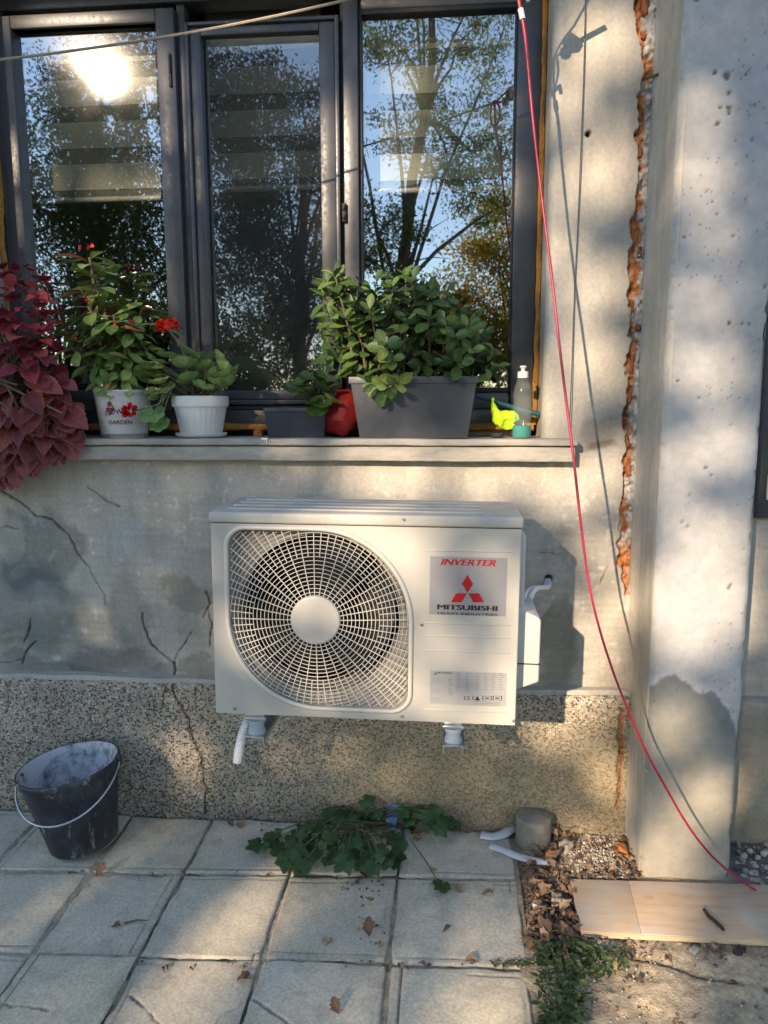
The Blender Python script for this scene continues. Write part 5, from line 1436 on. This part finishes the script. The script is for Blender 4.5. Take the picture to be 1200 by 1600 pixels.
# trailing plant in the small trough
tr = empty('trailing_plant', (scx+.05, .05, sz1-.01), 'small trailing plant with pale flower in the small dark trough', 'plant')
rl_ = [round_leaf('leaf', .033, 'succ', 6, .08, c) for c in (.1, .35)]
st = MB()
for (x, y) in ((462, 606), (474, 600), (486, 596), (498, 600), (510, 604), (480, 612), (494, 615), (508, 618), (468, 618), (522, 608), (455, 612), (496, 642), (502, 632), (490, 630), (516, 626), (482, 592), (500, 588)):
    c = cw(x, y, random.uniform(-.02, .05) if y < 625 else .0); root = Vector((scx+.06+random.uniform(-.04, .03), .07, sz1-.012))
    st.tube([root, root.lerp(c, .5)+Vector((0, 0, .015)), c], [.0025, .002, .0012], 5)
    place(random.choice(rl_), tr, c, (random.uniform(-.6, .6), -.7, random.uniform(-.5, .3)), (random.uniform(-.4, .4), -.6, .7), random.uniform(.75, 1.15))
c = cw(492, 566, .03); st.tube([Vector((scx+.06, .07, sz1)), cw(498, 590, .04), c], [.0025, .002, .0014], 5)
petals(tr, c, .008, 9, leaf_mesh('flower', .012, .010, 'paleflower', 'obov', rows=3), 'flower_head')
st.build('stems', MT['stem'], tr, smooth=True)
# red plastic pot lying on its side between the two troughs
rp = cw(532, 645, .075)
red = empty('red_pot', (rp.x, .05, SILL_Z), 'crumpled red plastic pot lying between the two trough planters', 'pot')
mb = MB().lathe([(0, -.062), (.030, -.060), (.044, -.052), (.050, -.030), (.058, .01), (.062, .040), (.066, .042), (.066, .052), (.060, .052), (.056, .02), (.04, -.04), (0, -.045)], (0, 0, 0), 28)
M_ = Matrix.Translation((rp.x+.004, .075, SILL_Z+.062)) @ Matrix.Rotation(math.radians(28), 4, 'Y') @ Matrix.Rotation(math.radians(-38), 4, 'X')
mb.v = [tuple(M_ @ (Vector(v)+mnoise.noise_vector(Vector(v)*20)*.015)) for v in mb.v]
mz = min(v[2] for v in mb.v); mb.v = [(x, y, z-mz+SILL_Z+.002) for x, y, z in mb.v]
mb.build('pot_shell', MT['redplastic'], red, smooth=True)
# dry red leaf on the sill behind the geranium
for x, lab in ((404, 'red brick shard on the sill beside the small trough'), (158, None)):
    if lab:
        o = link('brick_shard', chunk_mesh('brick_shard', .028, .02, .018, 9), MT['brick'], None, True); p = cw(x, 670, .11)
        o.matrix_basis = Matrix.Translation((p.x, .11, SILL_Z+.011)); tag(o, lab, 'brick')

# ---------------------------------------------------------------- soap bottle, glove, tool
BY = .0
bp = cw(815, 674, BY); kb = mpp(BY)
bot = empty('soap_bottle', (bp.x, BY, SILL_Z), 'clear dish soap bottle with white cap and teal rest at the sill end', 'bottle')
R_ = 14.5*kb; H_ = 92*kb
MB().lathe([(0, 0), (R_*.9, 0), (R_, .004), (R_, H_*.62), (R_*.98, H_*.72), (R_*.85, H_*.86), (R_*.6, H_*.96), (R_*.5, H_*1.0)], (bp.x, BY, SILL_Z+.001), 32).build('bottle_body', MT['clear'], bot, smooth=True)
MB().lathe([(0, .002), (R_*.88, .002), (R_*.965, .005), (R_*.965, 19*kb), (0, 19*kb)], (bp.x, BY, SILL_Z+.001), 32).build('soap', MT['soap'], bot, smooth=True)
MB().lathe([(R_*.56, 0), (R_*.56, 9*kb), (R_*.5, 9.6*kb), (R_*.22, 10*kb), (R_*.22, 14*kb), (R_*.36, 16*kb), (R_*.34, 18*kb), (0, 18.4*kb)], (bp.x, BY, SILL_Z+H_-.001), 24).build('cap', MT['white_plastic'], bot, smooth=True)
# work glove: palm with five stubby fingers, limp on the sill
gx = cw(783, 655, .05)
glv = empty('work_glove', (gx.x, .05, SILL_Z), 'crumpled neon yellow work glove beside the soap bottle', 'glove')
bm = bmesh.new(); me = bpy.data.meshes.new('glove_back')
pts = [cw(777, 666, .05), cw(779, 652, .048), cw(774, 638, .05), cw(771, 624, .055), cw(786, 647, .045), cw(797, 646, .04), cw(810, 652, .04), cw(792, 650, .04), cw(806, 656, .038), cw(790, 661, .04), cw(804, 669, .036)]
vs_ = [bm.verts.new(p) for p in pts]
for a_, b_ in ((0, 1), (1, 2), (2, 3), (1, 4), (4, 5), (5, 6), (4, 7), (7, 8), (1, 9), (9, 10)): bm.edges.new((vs_[a_], vs_[b_]))
bm.to_mesh(me); bm.free()
o = link('glove_back', me, MT['neon'], None)
sk = o.modifiers.new('skin', 'SKIN'); ssf = o.modifiers.new('sub', 'SUBSURF'); ssf.levels = ssf.render_levels = 2
for i, rr in enumerate((.026, .027, .013, .004, .019, .016, .012, .019, .014, .020, .015)): me.skin_vertices[0].data[i].radius = (rr, rr*.8)
me.skin_vertices[0].data[1].use_root = True
dg = bpy.context.evaluated_depsgraph_get(); m2 = bpy.data.meshes.new_from_object(o.evaluated_get(dg)); bpy.data.objects.remove(o)
mnz = min(v.co.z for v in m2.vertices)
for v in m2.vertices:
    v.co += mnoise.noise_vector(v.co*38)*.011+mnoise.noise_vector(v.co*90)*.004
    v.co.z = max(v.co.z, SILL_Z+.003)
m2.materials.clear(); m2.materials.append(MT['neon']); m2.shade_smooth(); link('glove_back', m2, None, glv)
p0 = cw(777, 667, .03)
MB().lathe([(.012, 0), (.019, .001), (.021, .007), (.019, .013), (.012, .014)], (p0.x, .035, SILL_Z+.002), 20).build('cuff', MT['glovedark'], glv, smooth=True)
# teal tool handle propped behind
a_, b_ = cw(738, 618, .09), cw(846, 648, .075)
th = empty('tool_handle', tuple(b_), 'dark teal tool handle leaning behind the neon glove', 'tool')
MB().tube([a_, a_.lerp(b_, .3)+Vector((0, 0, .001)), a_.lerp(b_, .7)+Vector((0, 0, -.003)), b_], [.006, .0075, .0085, .008], 10).build('grip', MT['teal_handle'], th, smooth=True)
MB().tube([a_+Vector((-.05, .01, .014)), a_], [.004, .005], 8).build('shaft', MT['zinc'], th, smooth=True)

# ================================================================== CORDS
cord_px = [(808, -70, .270), (809, -30, .27), (811, 3, .27), (815, 22, .27), (822, 70, .27), (832, 180, .272), (842, 270, .275), (853, 360, .285), (862, 430, .295), (873, 530, .31), (884, 620, .33), (893, 690, .345), (900, 750, .36), (909, 830, .375), (920, 910, .39), (936, 980, .405), (960, 1055, .415), (985, 1118, .42), (1010, 1175, .42),
           (1040, 1230, .415), (1075, 1290, .40), (1110, 1335, .375), (1150, 1370, .345)]
pts = [cw(a_, b_, -c_) for a_, b_, c_ in cord_px]
pts += [cg(1190, 1397, .006), cg(1230, 1420, .006), cg(1275, 1436, .006)]
def smooth_path(P, sub=4):
    out = []
    for i in range(len(P)-1):
        p0, p1, p2, p3 = P[max(i-1, 0)], P[i], P[i+1], P[min(i+2, len(P)-1)]
        for j in range(sub):
            t = j/sub
            out.append(.5*((2*p1)+(p2-p0)*t+(2*p0-5*p1+4*p2-p3)*t*t+(3*p1-p0-3*p2+p3)*t**3))
    return out+[P[-1]]
pp = smooth_path(pts)
cord = empty('hanging_cord', tuple(pts[2]), 'red cord hanging from a clip at the window and trailing down to the ground', 'cord')
MB().tube(pp, [.0046 if q.z > 2.2 else (.0036 if q.z > 1.0 else .0032) for q in pp], 8).build('strand', MT['redcord'], cord, smooth=True)
tgp = cw(815, 22, -.27)
MB().tube([tgp+Vector((-.003, 0, .012)), tgp+Vector((.003, 0, -.012))], .0072, 10).build('ferrule', MT['white_plastic'], cord, smooth=True)
lp = cw(809, -35, -.27)
MB().tube([lp+Vector((.016*math.sin(t), 0, .045*math.cos(t)+.01)) for t in [2*math.pi*i/24 for i in range(24)]], .0035, 6, closed=True).build('loop', MT['redcord'], cord, smooth=True)
for (a_, b_, rr) in ((833, -72, .016), (845, -90, .024), (838, -80, .014)):
    q_ = cw(a_, b_, -.27); mbq = MB().lathe([(0, -rr), (rr*.7, -rr*.75), (rr, -.1*rr), (rr*.8, .6*rr), (0, rr)], tuple(q_), 12); mbq.v = [tuple(Vector(v)+mnoise.noise_vector(Vector(v)*70)*.006) for v in mbq.v]
    mbq.build('clip', MT['chrome'], cord, smooth=True)
MB().tube([cw(840, -84, -.27), cw(905, -120, -.27)], .007, 8).build('clip', MT['chrome'], cord, smooth=True)
MB().tube([lp+Vector((0, 0, .05)), cw(833, -72, -.27)], .0035, 6).build('loop', MT['redcord'], cord, smooth=True)
cp_ = cw(815, 0, -.27)
MB().tube([cp_+Vector((-.018, 0, .01)), cp_+Vector((.012, 0, .014)), cp_+Vector((.016, 0, -.004))], [.006, .008, .005], 8).build('clip', MT['chrome'], cord, smooth=True)
# clothesline
ra, rb = cw(-60, 101, -.42), lp+Vector((.0, 0, .05))
rope = [ra.lerp(rb, i/30)-Vector((0, 0, .03*math.sin(math.pi*i/30))) for i in range(31)]
rope = rope+[rb+Vector((.08, .05, .05)), rb+Vector((.3, .27, .16))]
o = MB().tube(rope, .0033, 6).build('clothesline', MT['rope'], None, smooth=True)
tag(o, 'thin tan clothesline strung across the top of the window', 'rope')
# thin grey wire down the wall
wp = [cw(a_, b_, -c_) for a_, b_, c_ in ((917, -60, .010), (915, 0, .010), (912, 120, .010), (907, 250, .011), (903, 350, .011), (898, 450, .012), (894, 560, .013), (891, 640, .016), (889, 668, .018))]
o = MB().tube(smooth_path(wp, 3), .0017, 5).build('thin_wire', MT['wire'], None, smooth=True)
tag(o, 'thin dark wire hanging straight down the wall right of the window', 'wire')

# ================================================================== BUCKET
bc = Vector((-1.128, -.212, gz(-.205)+.004))
bk = empty('bucket', tuple(bc), 'dirty black plastic bucket with wire handle standing on the paving by the wall', 'bucket', rot=(math.radians(2), math.radians(-7.5), 0))
BM = world_of(bk)
HB, RB0, RB1 = .262, .102, .150
def bkp(mb, name, mat, par=None, **kw):
    mb.v = [tuple(BM @ Vector(v)) for v in mb.v]; return mb.build(name, MT[mat], par or bk, **kw)
ov = lambda i, j: .03*math.cos(2*2*math.pi*j/56+.5)*(i/9)
ou = bkp(MB().lathe([(0, .004), (RB0*.92, .004), (RB0*.96, 0), (RB0, .004), (RB0+(RB1-RB0)*.45, HB*.5), (RB0+(RB1-RB0)*.5, HB*.52), (RB0+(RB1-RB0)*.52, HB*.53), (RB1-.006, HB-.022), (RB1, HB-.020), (RB1+.003, HB-.004), (RB1, HB), (RB1-.004, HB)], (0, 0, .012), 56, ov), 'shell', 'bucket', smooth=True)
bkp(MB().lathe([(RB1-.004, HB), (RB1-.010, HB-.022), (RB0+(RB1-RB0)*.48-.006, HB*.5), (RB0-.002, .06), (RB0-.02, .045), (0, .035)], (0, 0, .012), 56, lambda i, j: .03*math.cos(2*2*math.pi*j/56+.5)*(1-i/6)), 'dusty_lining', 'dusty', par=ou, smooth=True)
qa = math.radians(188); ea = Vector((RB1*1.02*math.cos(qa), RB1*1.02*math.sin(qa), HB-.012)); eb = Vector((-ea.x, -ea.y, HB-.012+.012))
pts = []
for i in range(25):
    t = math.pi*i/24; m = (ea+eb)/2; pts.append(m+(ea-m)*math.cos(t)*1.04+Vector((.02, -.150, -.100))*math.sin(t)*1.0)
bkp(MB().tube(pts, .0030, 8), 'wire_handle', 'zinc', smooth=True)
for e in (ea, eb): bkp(MB().box(e.x-.010, e.x+.010, e.y-.010, e.y+.010, e.z-.016, e.z+.012), 'ear', 'bucket', bevel=.003)

# ================================================================== GROUND CLUTTER
# plywood offcut
A, B_, C_, D_ = cg(890, 1378, .012), cg(908, 1460, .012), cg(1262, 1478, .012), cg(1215, 1388, .012)
def plank(q, th):
    mb = MB(); mb.add([p for p in q]+[p-Vector((0, 0, th)) for p in q], [(0, 1, 2, 3), (7, 6, 5, 4), (0, 4, 5, 1), (1, 5, 6, 2), (2, 6, 7, 3), (3, 7, 4, 0)]); return mb
lift = Vector((0, 0, .010))
m0_, m1_ = A.lerp(D_, .285), B_.lerp(C_, .27)
ply = empty('plywood_board', tuple((A+C_)/2), 'plywood offcut lying on the dirt in front of the pillar', 'board')
gap = (m0_-A).normalized()*.0003
plank([A+lift, B_+lift, m1_-gap+lift, m0_-gap+lift], .016).build('plank', MT['ply'], ply, bevel=.0012)
plank([m0_+gap+lift*1.02, m1_+gap+lift*1.02, C_+lift*1.02, D_+lift*1.02], .016).build('plank', MT['ply'], ply, bevel=.0012)
e1, e2, e3, e4 = B_+lift, m1_-gap+lift, m1_+gap+lift*1.08, C_+lift*1.08
dn = Vector((0, -.0015, 0))
MB().add([e1+dn-Vector((0, 0, .002)), e4+dn-Vector((0, 0, .002)), e4+dn-Vector((0, 0, .0155)), e1+dn-Vector((0, 0, .0155))], [(0, 1, 2, 3)]).build('edge_veneer', MT['ply_edge'], ply)
for (px, py, r, cc) in ((1012, 1408, .010, (.50, .30, .14)),):
    c = cg(px, py, .012)+lift*1.08+Vector((0, 0, .0006)); n = 18
    v = [c]+[c+Vector((r*1.6*(1+.4*mnoise.noise(Vector((i, px, 0))))*math.cos(2*math.pi*i/n), r*.8*(1+.4*mnoise.noise(Vector((i, 3, px))))*math.sin(2*math.pi*i/n), 0)) for i in range(n)]
    MB().add(v, [(0, 1+i, 1+(i+1) % n) for i in range(n)]).build('paint_stain', simple('stain', cc, (.47, .34, .21), 55, .8, lo=.42, hi=.55), ply)
sp = [cg(a_, b_, .032) for a_, b_ in ((1100, 1421), (1108, 1432), (1118, 1440), (1124, 1446), (1131, 1453))]
tag(MB().tube(sp, [.0045, .0055, .005, .0055, .004], 7).build('stick', MT['stick'], None, smooth=True), 'short dark bent stick lying on the plywood', 'stick')
# drilled concrete core
cc = cg(834, 1322)
cmb = MB().lathe([(0, 0), (.052, 0), (.055, .003), (.055, .09), (.053, .094), (.050, .096), (0, .097)], (cc.x, cc.y+.02, cc.z-.004), 36)
cmb.v = [tuple(Vector(v)+mnoise.noise_vector(Vector(v)*35)*.0025) for v in cmb.v]
tag(cmb.build('concrete_core', MT['concrete_core'], None, smooth=True), 'drilled concrete core standing on end at the foot of the plinth', 'concrete core')
# offcuts of white trunking
def strip(px, w, label, r=.010):
    P = smooth_path([cg(a_, b_, h) for a_, b_, h in px], 4); mb = MB(); prev = None
    v, f = [], []
    for i, p in enumerate(P):
        t = (P[min(i+1, len(P)-1)]-P[max(i-1, 0)]).normalized(); s = Vector((-t.y, t.x, 0)).normalized()
        for j in range(9):
            q = math.pi*j/8; v.append(p+s*w*math.cos(q)+Vector((0, 0, r*math.sin(q))))
    for i in range(len(P)-1):
        for j in range(8): a_ = i*9+j; f.append((a_, a_+1, a_+10, a_+9))
    mb.add(v, f); o = mb.build('trunking_offcut', MT['scrap'], None, smooth=True)
    so = o.modifiers.new('thickness', 'SOLIDIFY'); so.thickness = .0018
    return tag(o, label, 'offcut', 'white trunking offcuts by the core')
strip([(752, 1305, .004), (770, 1308, .005), (788, 1303, .006), (800, 1294, .008)], .019, 'short curved white trunking offcut, upper of the two')
strip([(766, 1322, .003), (790, 1331, .004), (815, 1341, .005), (856, 1350, .006)], .015, 'long white trunking offcut pointing right below the core')
# creeper against the wall
def lob(n, R, mat, seed0): return [lobed_leaf('leaf', R, mat, seed0+i) for i in range(n)]
iv = lob(7, .040, 'ivy', 3)
ivy = empty('creeper_plant', tuple(cg(560, 1310)), 'dark green creeper growing from the joint below the air conditioner', 'plant')
spots = [(425, 1312), (412, 1322), (440, 1325), (430, 1300), (455, 1305), (470, 1290), (485, 1310), (462, 1330), (500, 1290), (505, 1318), (520, 1300), (490, 1335), (475, 1345), (470, 1355), (530, 1280), (515, 1268), (545, 1310), (555, 1330), (540, 1345), (570, 1310), (575, 1335), (590, 1300), (600, 1325), (610, 1335), (625, 1318),
         (560, 1275), (572, 1262), (570, 1250), (590, 1270), (605, 1345), (620, 1340), (585, 1352), (480, 1322), (445, 1345), (525, 1335), (535, 1265), (640, 1275), (660, 1280), (672, 1268), (690, 1275), (700, 1284), (655, 1266), (685, 1290), (640, 1290), (715, 1288), (550, 1290), (508, 1345), (595, 1340), (615, 1305), (460, 1318), (533, 1322), (565, 1345), (582, 1322), (630, 1265)]
spots += [(x_+random.uniform(-14, 14), y_+random.uniform(-9, 9)) for x_, y_ in spots if y_ < 1340][:36]
st = MB(); root = cg(560, 1285, .01)
for (x, y) in spots:
    h = random.uniform(.02, .085) if y > 1290 else random.uniform(.01, .07)
    g = cg(x, y, h)
    if g.y > -.06: g = cw(x, y, -.06-random.random()*.03)
    if random.random() < .5: st.tube([root+Vector((random.uniform(-.15, .15), 0, 0)), root.lerp(g, .6)+Vector((0, 0, .03)), g], [.0025, .002, .0012], 5)
    place(random.choice(iv), ivy, g, Vector((random.uniform(-.8, .8), -.7, random.uniform(-.55, .05))), Vector((random.uniform(-.6, .6), -.45, .85)), random.uniform(.4, 1.2))
st.tube([cg(640, 1310, .02), cg(665, 1345, .012), cg(680, 1370, .008), cg(690, 1385, .012)], .0018, 5)
g = cg(691, 1382, .016); place(iv[1], ivy, g, (.1, -1, -.05), (0, -.1, 1), .85); g = cg(684, 1378, .010); place(iv[3], ivy, g, (-.1, .9, .0), (0, -.1, 1), .5)
st.build('stems', MT['stem'], ivy, smooth=True)
# blue packet among the creeper leaves
bp2 = cg(609, 1300)
o = MB().box(-.018, .018, -.010, .010, 0, .085).build('blue_packet', simple('blue_card', (.05, .16, .42), (.16, .30, .52), 60, .5), None, bevel=.002)
o.matrix_basis = Matrix.Translation((bp2.x, bp2.y+.015, bp2.z)) @ Matrix.Rotation(math.radians(-12), 4, 'X') @ Matrix.Rotation(.12, 4, 'Y'); tag(o, 'small blue packet standing among the creeper leaves', 'packet')
# fallen leaves lying singly
dl = [leaf_mesh('dry', L, W, 'dryleaf', 'lance', rows=8, fold=.8, curl=c, serr=.16) for L, W, c in ((.06, .036, .6), (.05, .042, -.7), (.07, .032, .4))]
for q_, m_ in enumerate(dl):
    for v in m_.vertices: v.co += mnoise.noise_vector(v.co*55+Vector((q_*7, 0, 0)))*.007
for (x, y, s, v, lab) in [(522, 1335, .9, 2, 'tan folded dry leaf leaning on the creeper'), (505, 1343, .8, 0, 'brown dry leaf under the creeper edge'), (575, 1372, .95, 1, 'curled brown leaf below the creeper on the slab joint'), (577, 1464, .75, 1, 'curled dark leaf beside the long slab joint'),
                     (520, 1467, .6, 0, 'small rust leaf in the middle of a slab'), (150, 1370, .7, 1, 'dry leaf on the joint right of the bucket'), (188, 1447, .6, 0, 'small dry leaf with twig left of the diagonal joint'), (370, 1532, .75, 2, 'pink brown leaf on the cracked slab'), (680, 1360, .6, 1, 'rust leaf by the lone creeper leaf'),
                     (712, 1381, .6, 0, 'pale rust leaf touching the lone creeper leaf'), (772, 1394, .5, 2, 'small pale leaf near the right slab edge'), (705, 1447, .4, 0, 'tiny pink leaf on the right slab'), (735, 1303, .95, 1, 'orange brown leaf beside the white offcuts'), (712, 1300, .5, 0, 'small brown leaf left of the orange brown leaf'),
                     (375, 1285, .7, 0, 'brown leaf at the foot of the plinth under the left bracket'), (365, 1292, .55, 1, 'dark dry leaf by the crack at the wall foot'), (570, 1295, .8, 2, 'reddish leaf lying among the creeper leaves'), (640, 1302, .9, 1, 'brown leaf right of the blue packet'), (660, 1310, .7, 0, 'tan leaf below the right creeper shoots'), (745, 1500, .5, 2, 'red brown leaf at the joint of the right slabs'),
                     (582, 1408, .6, 1, 'grey brown leaf above the curled dark leaf'), (880, 1360, .8, 0, 'orange leaf by the rubble'), (530, 1585, .6, 1, 'grey leaf at the lower edge of the paving')]:
    g = cg(x, y, .007)
    o = place(dl[v], None, g, (random.uniform(-1, 1), random.uniform(-1, 1), random.uniform(-.1, .25)), (random.uniform(-.3, .3), random.uniform(-.4, .1), 1), s, 'fallen_leaf')
    tag(o, lab, 'leaf', 'fallen leaves on the paving')
g = cg(200, 1443, .006); tag(MB().tube([g+Vector((-.01, 0, 0)), g+Vector((.02, .012, .002)), g+Vector((.045, .016, 0))], [.003, .0025, .0015], 5).build('twig', MT['woodstem'], None, smooth=True), 'short brown twig on the slab left of centre', 'twig')
o = MB().lathe([(0, 0), (.012, 0), (.012, .008), (.009, .012), (.0, .012)], (0, 0, 0), 18).build('bottle_cap', simple('pale_cap', (.6, .62, .65), (.4, .42, .46), 40, .4), None, smooth=True)
g = cg(838, 1413, .016); o.matrix_basis = Matrix.Translation(g) @ Matrix.Rotation(math.radians(65), 4, 'X'); tag(o, 'small pale bottle cap in the leaf litter', 'cap')

def scatter(name, bv, bf, T, mat, label=None, cat=None, kind='stuff'):
    bv = np.array(bv); bf = np.array(bf); n = len(T)
    V = np.concatenate([(bv @ np.array(t.to_3x3()).T)+np.array(t.translation) for t in T])
    Fq = (bf[None]+(np.arange(n)*len(bv))[:, None, None]).reshape(-1, bf.shape[1])
    o = link(name, mesh_np(name, V, Fq), mat, None); return tag(o, label, cat, None, kind)
dv = [v.co[:] for v in dl[0].vertices]; df = [list(p.vertices) for p in dl[0].polygons]
def inpoly(x, y, P):
    c = False
    for i in range(len(P)):
        (x0, y0_), (x1, y1_) = P[i-1], P[i]
        if (y0_ > y) != (y1_ > y) and x < (x1-x0)*(y-y0_)/(y1_-y0_)+x0: c = not c
    return c
LP = [(818, 1350), (860, 1290), (960, 1285), (985, 1300), (1000, 1372), (890, 1376), (905, 1470), (880, 1500), (838, 1500), (828, 1430)]
T = []
while len(T) < 1000:
    x, y = random.uniform(800, 1010), random.uniform(1280, 1510)
    if not inpoly(x, y, LP): continue
    if 875 < x < 985 and 1300 < y < 1368 and random.random() < .75: continue
    T.append(Matrix.Translation(cg(x, y, random.uniform(.0, .022))) @ Matrix.Rotation(random.uniform(0, 6.28), 4, 'Z') @ Matrix.Rotation(random.uniform(-.9, .9), 4, 'X') @ Matrix.Rotation(random.uniform(-.9, .9), 4, 'Y') @ Matrix.Diagonal((random.uniform(.6, 1.6), random.uniform(.7, 1.2), random.uniform(.2, 1.1), 1)) @ Matrix.Scale(random.choice([.12, .18, .25, .35, .5, .65]), 4))
for i in range(170):                                       # crumbs on the dirt
    x, y = random.uniform(880, 1230), random.choice([random.uniform(1462, 1500), random.uniform(1462, 1640)])
    T.append(Matrix.Translation(cg(x, y, .007)) @ Matrix.Rotation(random.uniform(0, 6.28), 4, 'Z') @ Matrix.Rotation(random.uniform(-.5, .5), 4, 'X') @ Matrix.Scale(random.choice([.06, .1, .15, .22, .4]), 4))
for i in range(60):                                        # leaves blown over the rubble
    T.append(Matrix.Translation(cg(random.uniform(870, 995), random.uniform(1292, 1372), .016)) @ Matrix.Rotation(random.uniform(0, 6.28), 4, 'Z') @ Matrix.Rotation(random.uniform(-.5, .5), 4, 'X') @ Matrix.Scale(random.choice([.12, .2, .3, .45]), 4))
for i in range(150):                                       # crumbs gathered along the joints and the wall
    x, y = random.choice([(random.uniform(330, 720), random.uniform(1276, 1300)), (random.uniform(0, 620), 1363+random.uniform(-4, 4)), (random.uniform(200, 830), 1506+random.uniform(-4, 4)), (random.uniform(560, 600), random.uniform(1370, 1480)), (random.uniform(520, 600), random.uniform(1340, 1400))])
    T.append(Matrix.Translation(cg(x, y, .004)) @ Matrix.Rotation(random.uniform(0, 6.28), 4, 'Z') @ Matrix.Rotation(random.uniform(-.4, .4), 4, 'X') @ Matrix.Scale(random.uniform(.06, .3), 4))
scatter('leaf_litter', dv, df, T, MT['litter'], 'brown dead leaf litter between the paving and the plywood', 'leaf litter')
bm = bmesh.new(); bmesh.ops.create_icosphere(bm, subdivisions=1, radius=1)
for v in bm.verts: v.co += mnoise.noise_vector(v.co*1.7)*.35
iv_ = [v.co[:] for v in bm.verts]; if_ = [[v.index for v in f.verts] for f in bm.faces]; bm.free()
T = []
GP = [(868, 1350), (890, 1310), (945, 1296), (975, 1302), (988, 1345), (996, 1372), (900, 1374)]
while len(T) < 3600:
    x, y = random.uniform(860, 1000), random.uniform(1290, 1378)
    if not inpoly(x, y, GP): continue
    T.append(Matrix.Translation(cg(x, y, random.uniform(0, .014)*(1-abs(x-930)/90))) @ Matrix.Rotation(random.uniform(0, 6.28), 4, 'Z') @ Matrix.Rotation(random.uniform(0, 6.28), 4, 'X') @ Matrix.Diagonal((random.uniform(.5, 1.3), 1, random.uniform(.6, 1), 1)) @ Matrix.Scale(random.choice([.0009, .0012, .0016, .002, .0026, .0036, .006]), 4))
for i in range(420):
    x, y = random.uniform(850, 1280), random.uniform(1465, 1640)
    T.append(Matrix.Translation(cg(x, y, .004)) @ Matrix.Rotation(random.uniform(0, 6.28), 4, 'Z') @ Matrix.Scale(random.choice([.001, .0013, .0018, .0025, .004]), 4))
for i in range(160):
    x, y = random.uniform(1150, 1280), random.uniform(1302, 1390)
    T.append(Matrix.Translation(cg(x, y, .004)) @ Matrix.Rotation(random.uniform(0, 6.28), 4, 'X') @ Matrix.Scale(random.choice([.003, .005, .008, .012]), 4))
scatter('rubble', iv_, if_, T, MT['stone'], 'pale crumbled mortar and gravel at the foot of the pillar', 'rubble')
for (px, py, s, lab) in ((885, 1322, .9, 'larger pale rubble chunk near the concrete core'), (972, 1328, .8, 'broken brick piece against the foot of the pillar'), (870, 1405, .8, 'flat pale stone in the leaf litter')):
    o = link('rubble_chunk', chunk_mesh('rubble_chunk', .05*s, .035*s, .03*s, px % 7, 3, .35), MT['brick'] if 'brick' in lab else MT['stone'], None, True)
    o.matrix_basis = Matrix.Translation(cg(px, py, .016)) @ Matrix.Rotation(px*.37, 4, 'Z'); tag(o, lab, 'rubble')
wl = leaf_mesh('w', .030, .015, 'weed', 'ovate', rows=4, fold=.3, curl=.4)
wv = [v.co[:] for v in wl.vertices]; wf = [list(p.vertices) for p in wl.polygons]
T = []
WP = [(838, 1470), (900, 1468), (985, 1480), (985, 1510), (920, 1530), (910, 1600), (905, 1650), (850, 1650), (842, 1560)]
while len(T) < 900:
    x, y = random.uniform(830, 990), random.uniform(1460, 1655)
    if not inpoly(x, y, WP) or (x > 930 and random.random() < .35): continue
    T.append(Matrix.Translation(cg(x, y, random.uniform(.003, .045))) @ Matrix.Rotation(random.uniform(0, 6.28), 4, 'Z') @ Matrix.Rotation(random.uniform(-.3, .8), 4, 'X') @ Matrix.Rotation(random.uniform(-.5, .5), 4, 'Y') @ Matrix.Scale(random.uniform(.25, .85), 4))
for i in range(60):
    T.append(Matrix.Translation(cg(random.uniform(765, 832), 1504+random.uniform(-4, 4), .006)) @ Matrix.Rotation(random.uniform(0, 6.28), 4, 'Z') @ Matrix.Scale(random.uniform(.25, .5), 4))
scatter('weeds', wv, wf, T, MT['weed'], 'low green weeds growing between the paving edge and the dirt', 'weeds')
for (x, y, s, lab) in ((1085, 1484, .9, 'pale chip on the dirt in front of the plywood'), (1155, 1486, 1.0, 'dark clod on the dirt at the lower right')):
    o = link('clod', chunk_mesh('clod', .03*s, .018*s, .012*s, 3, 2), MT['stick'] if 'dark' in lab else MT['stone'], None, True)
    o.matrix_basis = Matrix.Translation(cg(x, y, .008)) @ Matrix.Rotation(.6, 4, 'Z'); tag(o, lab, 'clod')
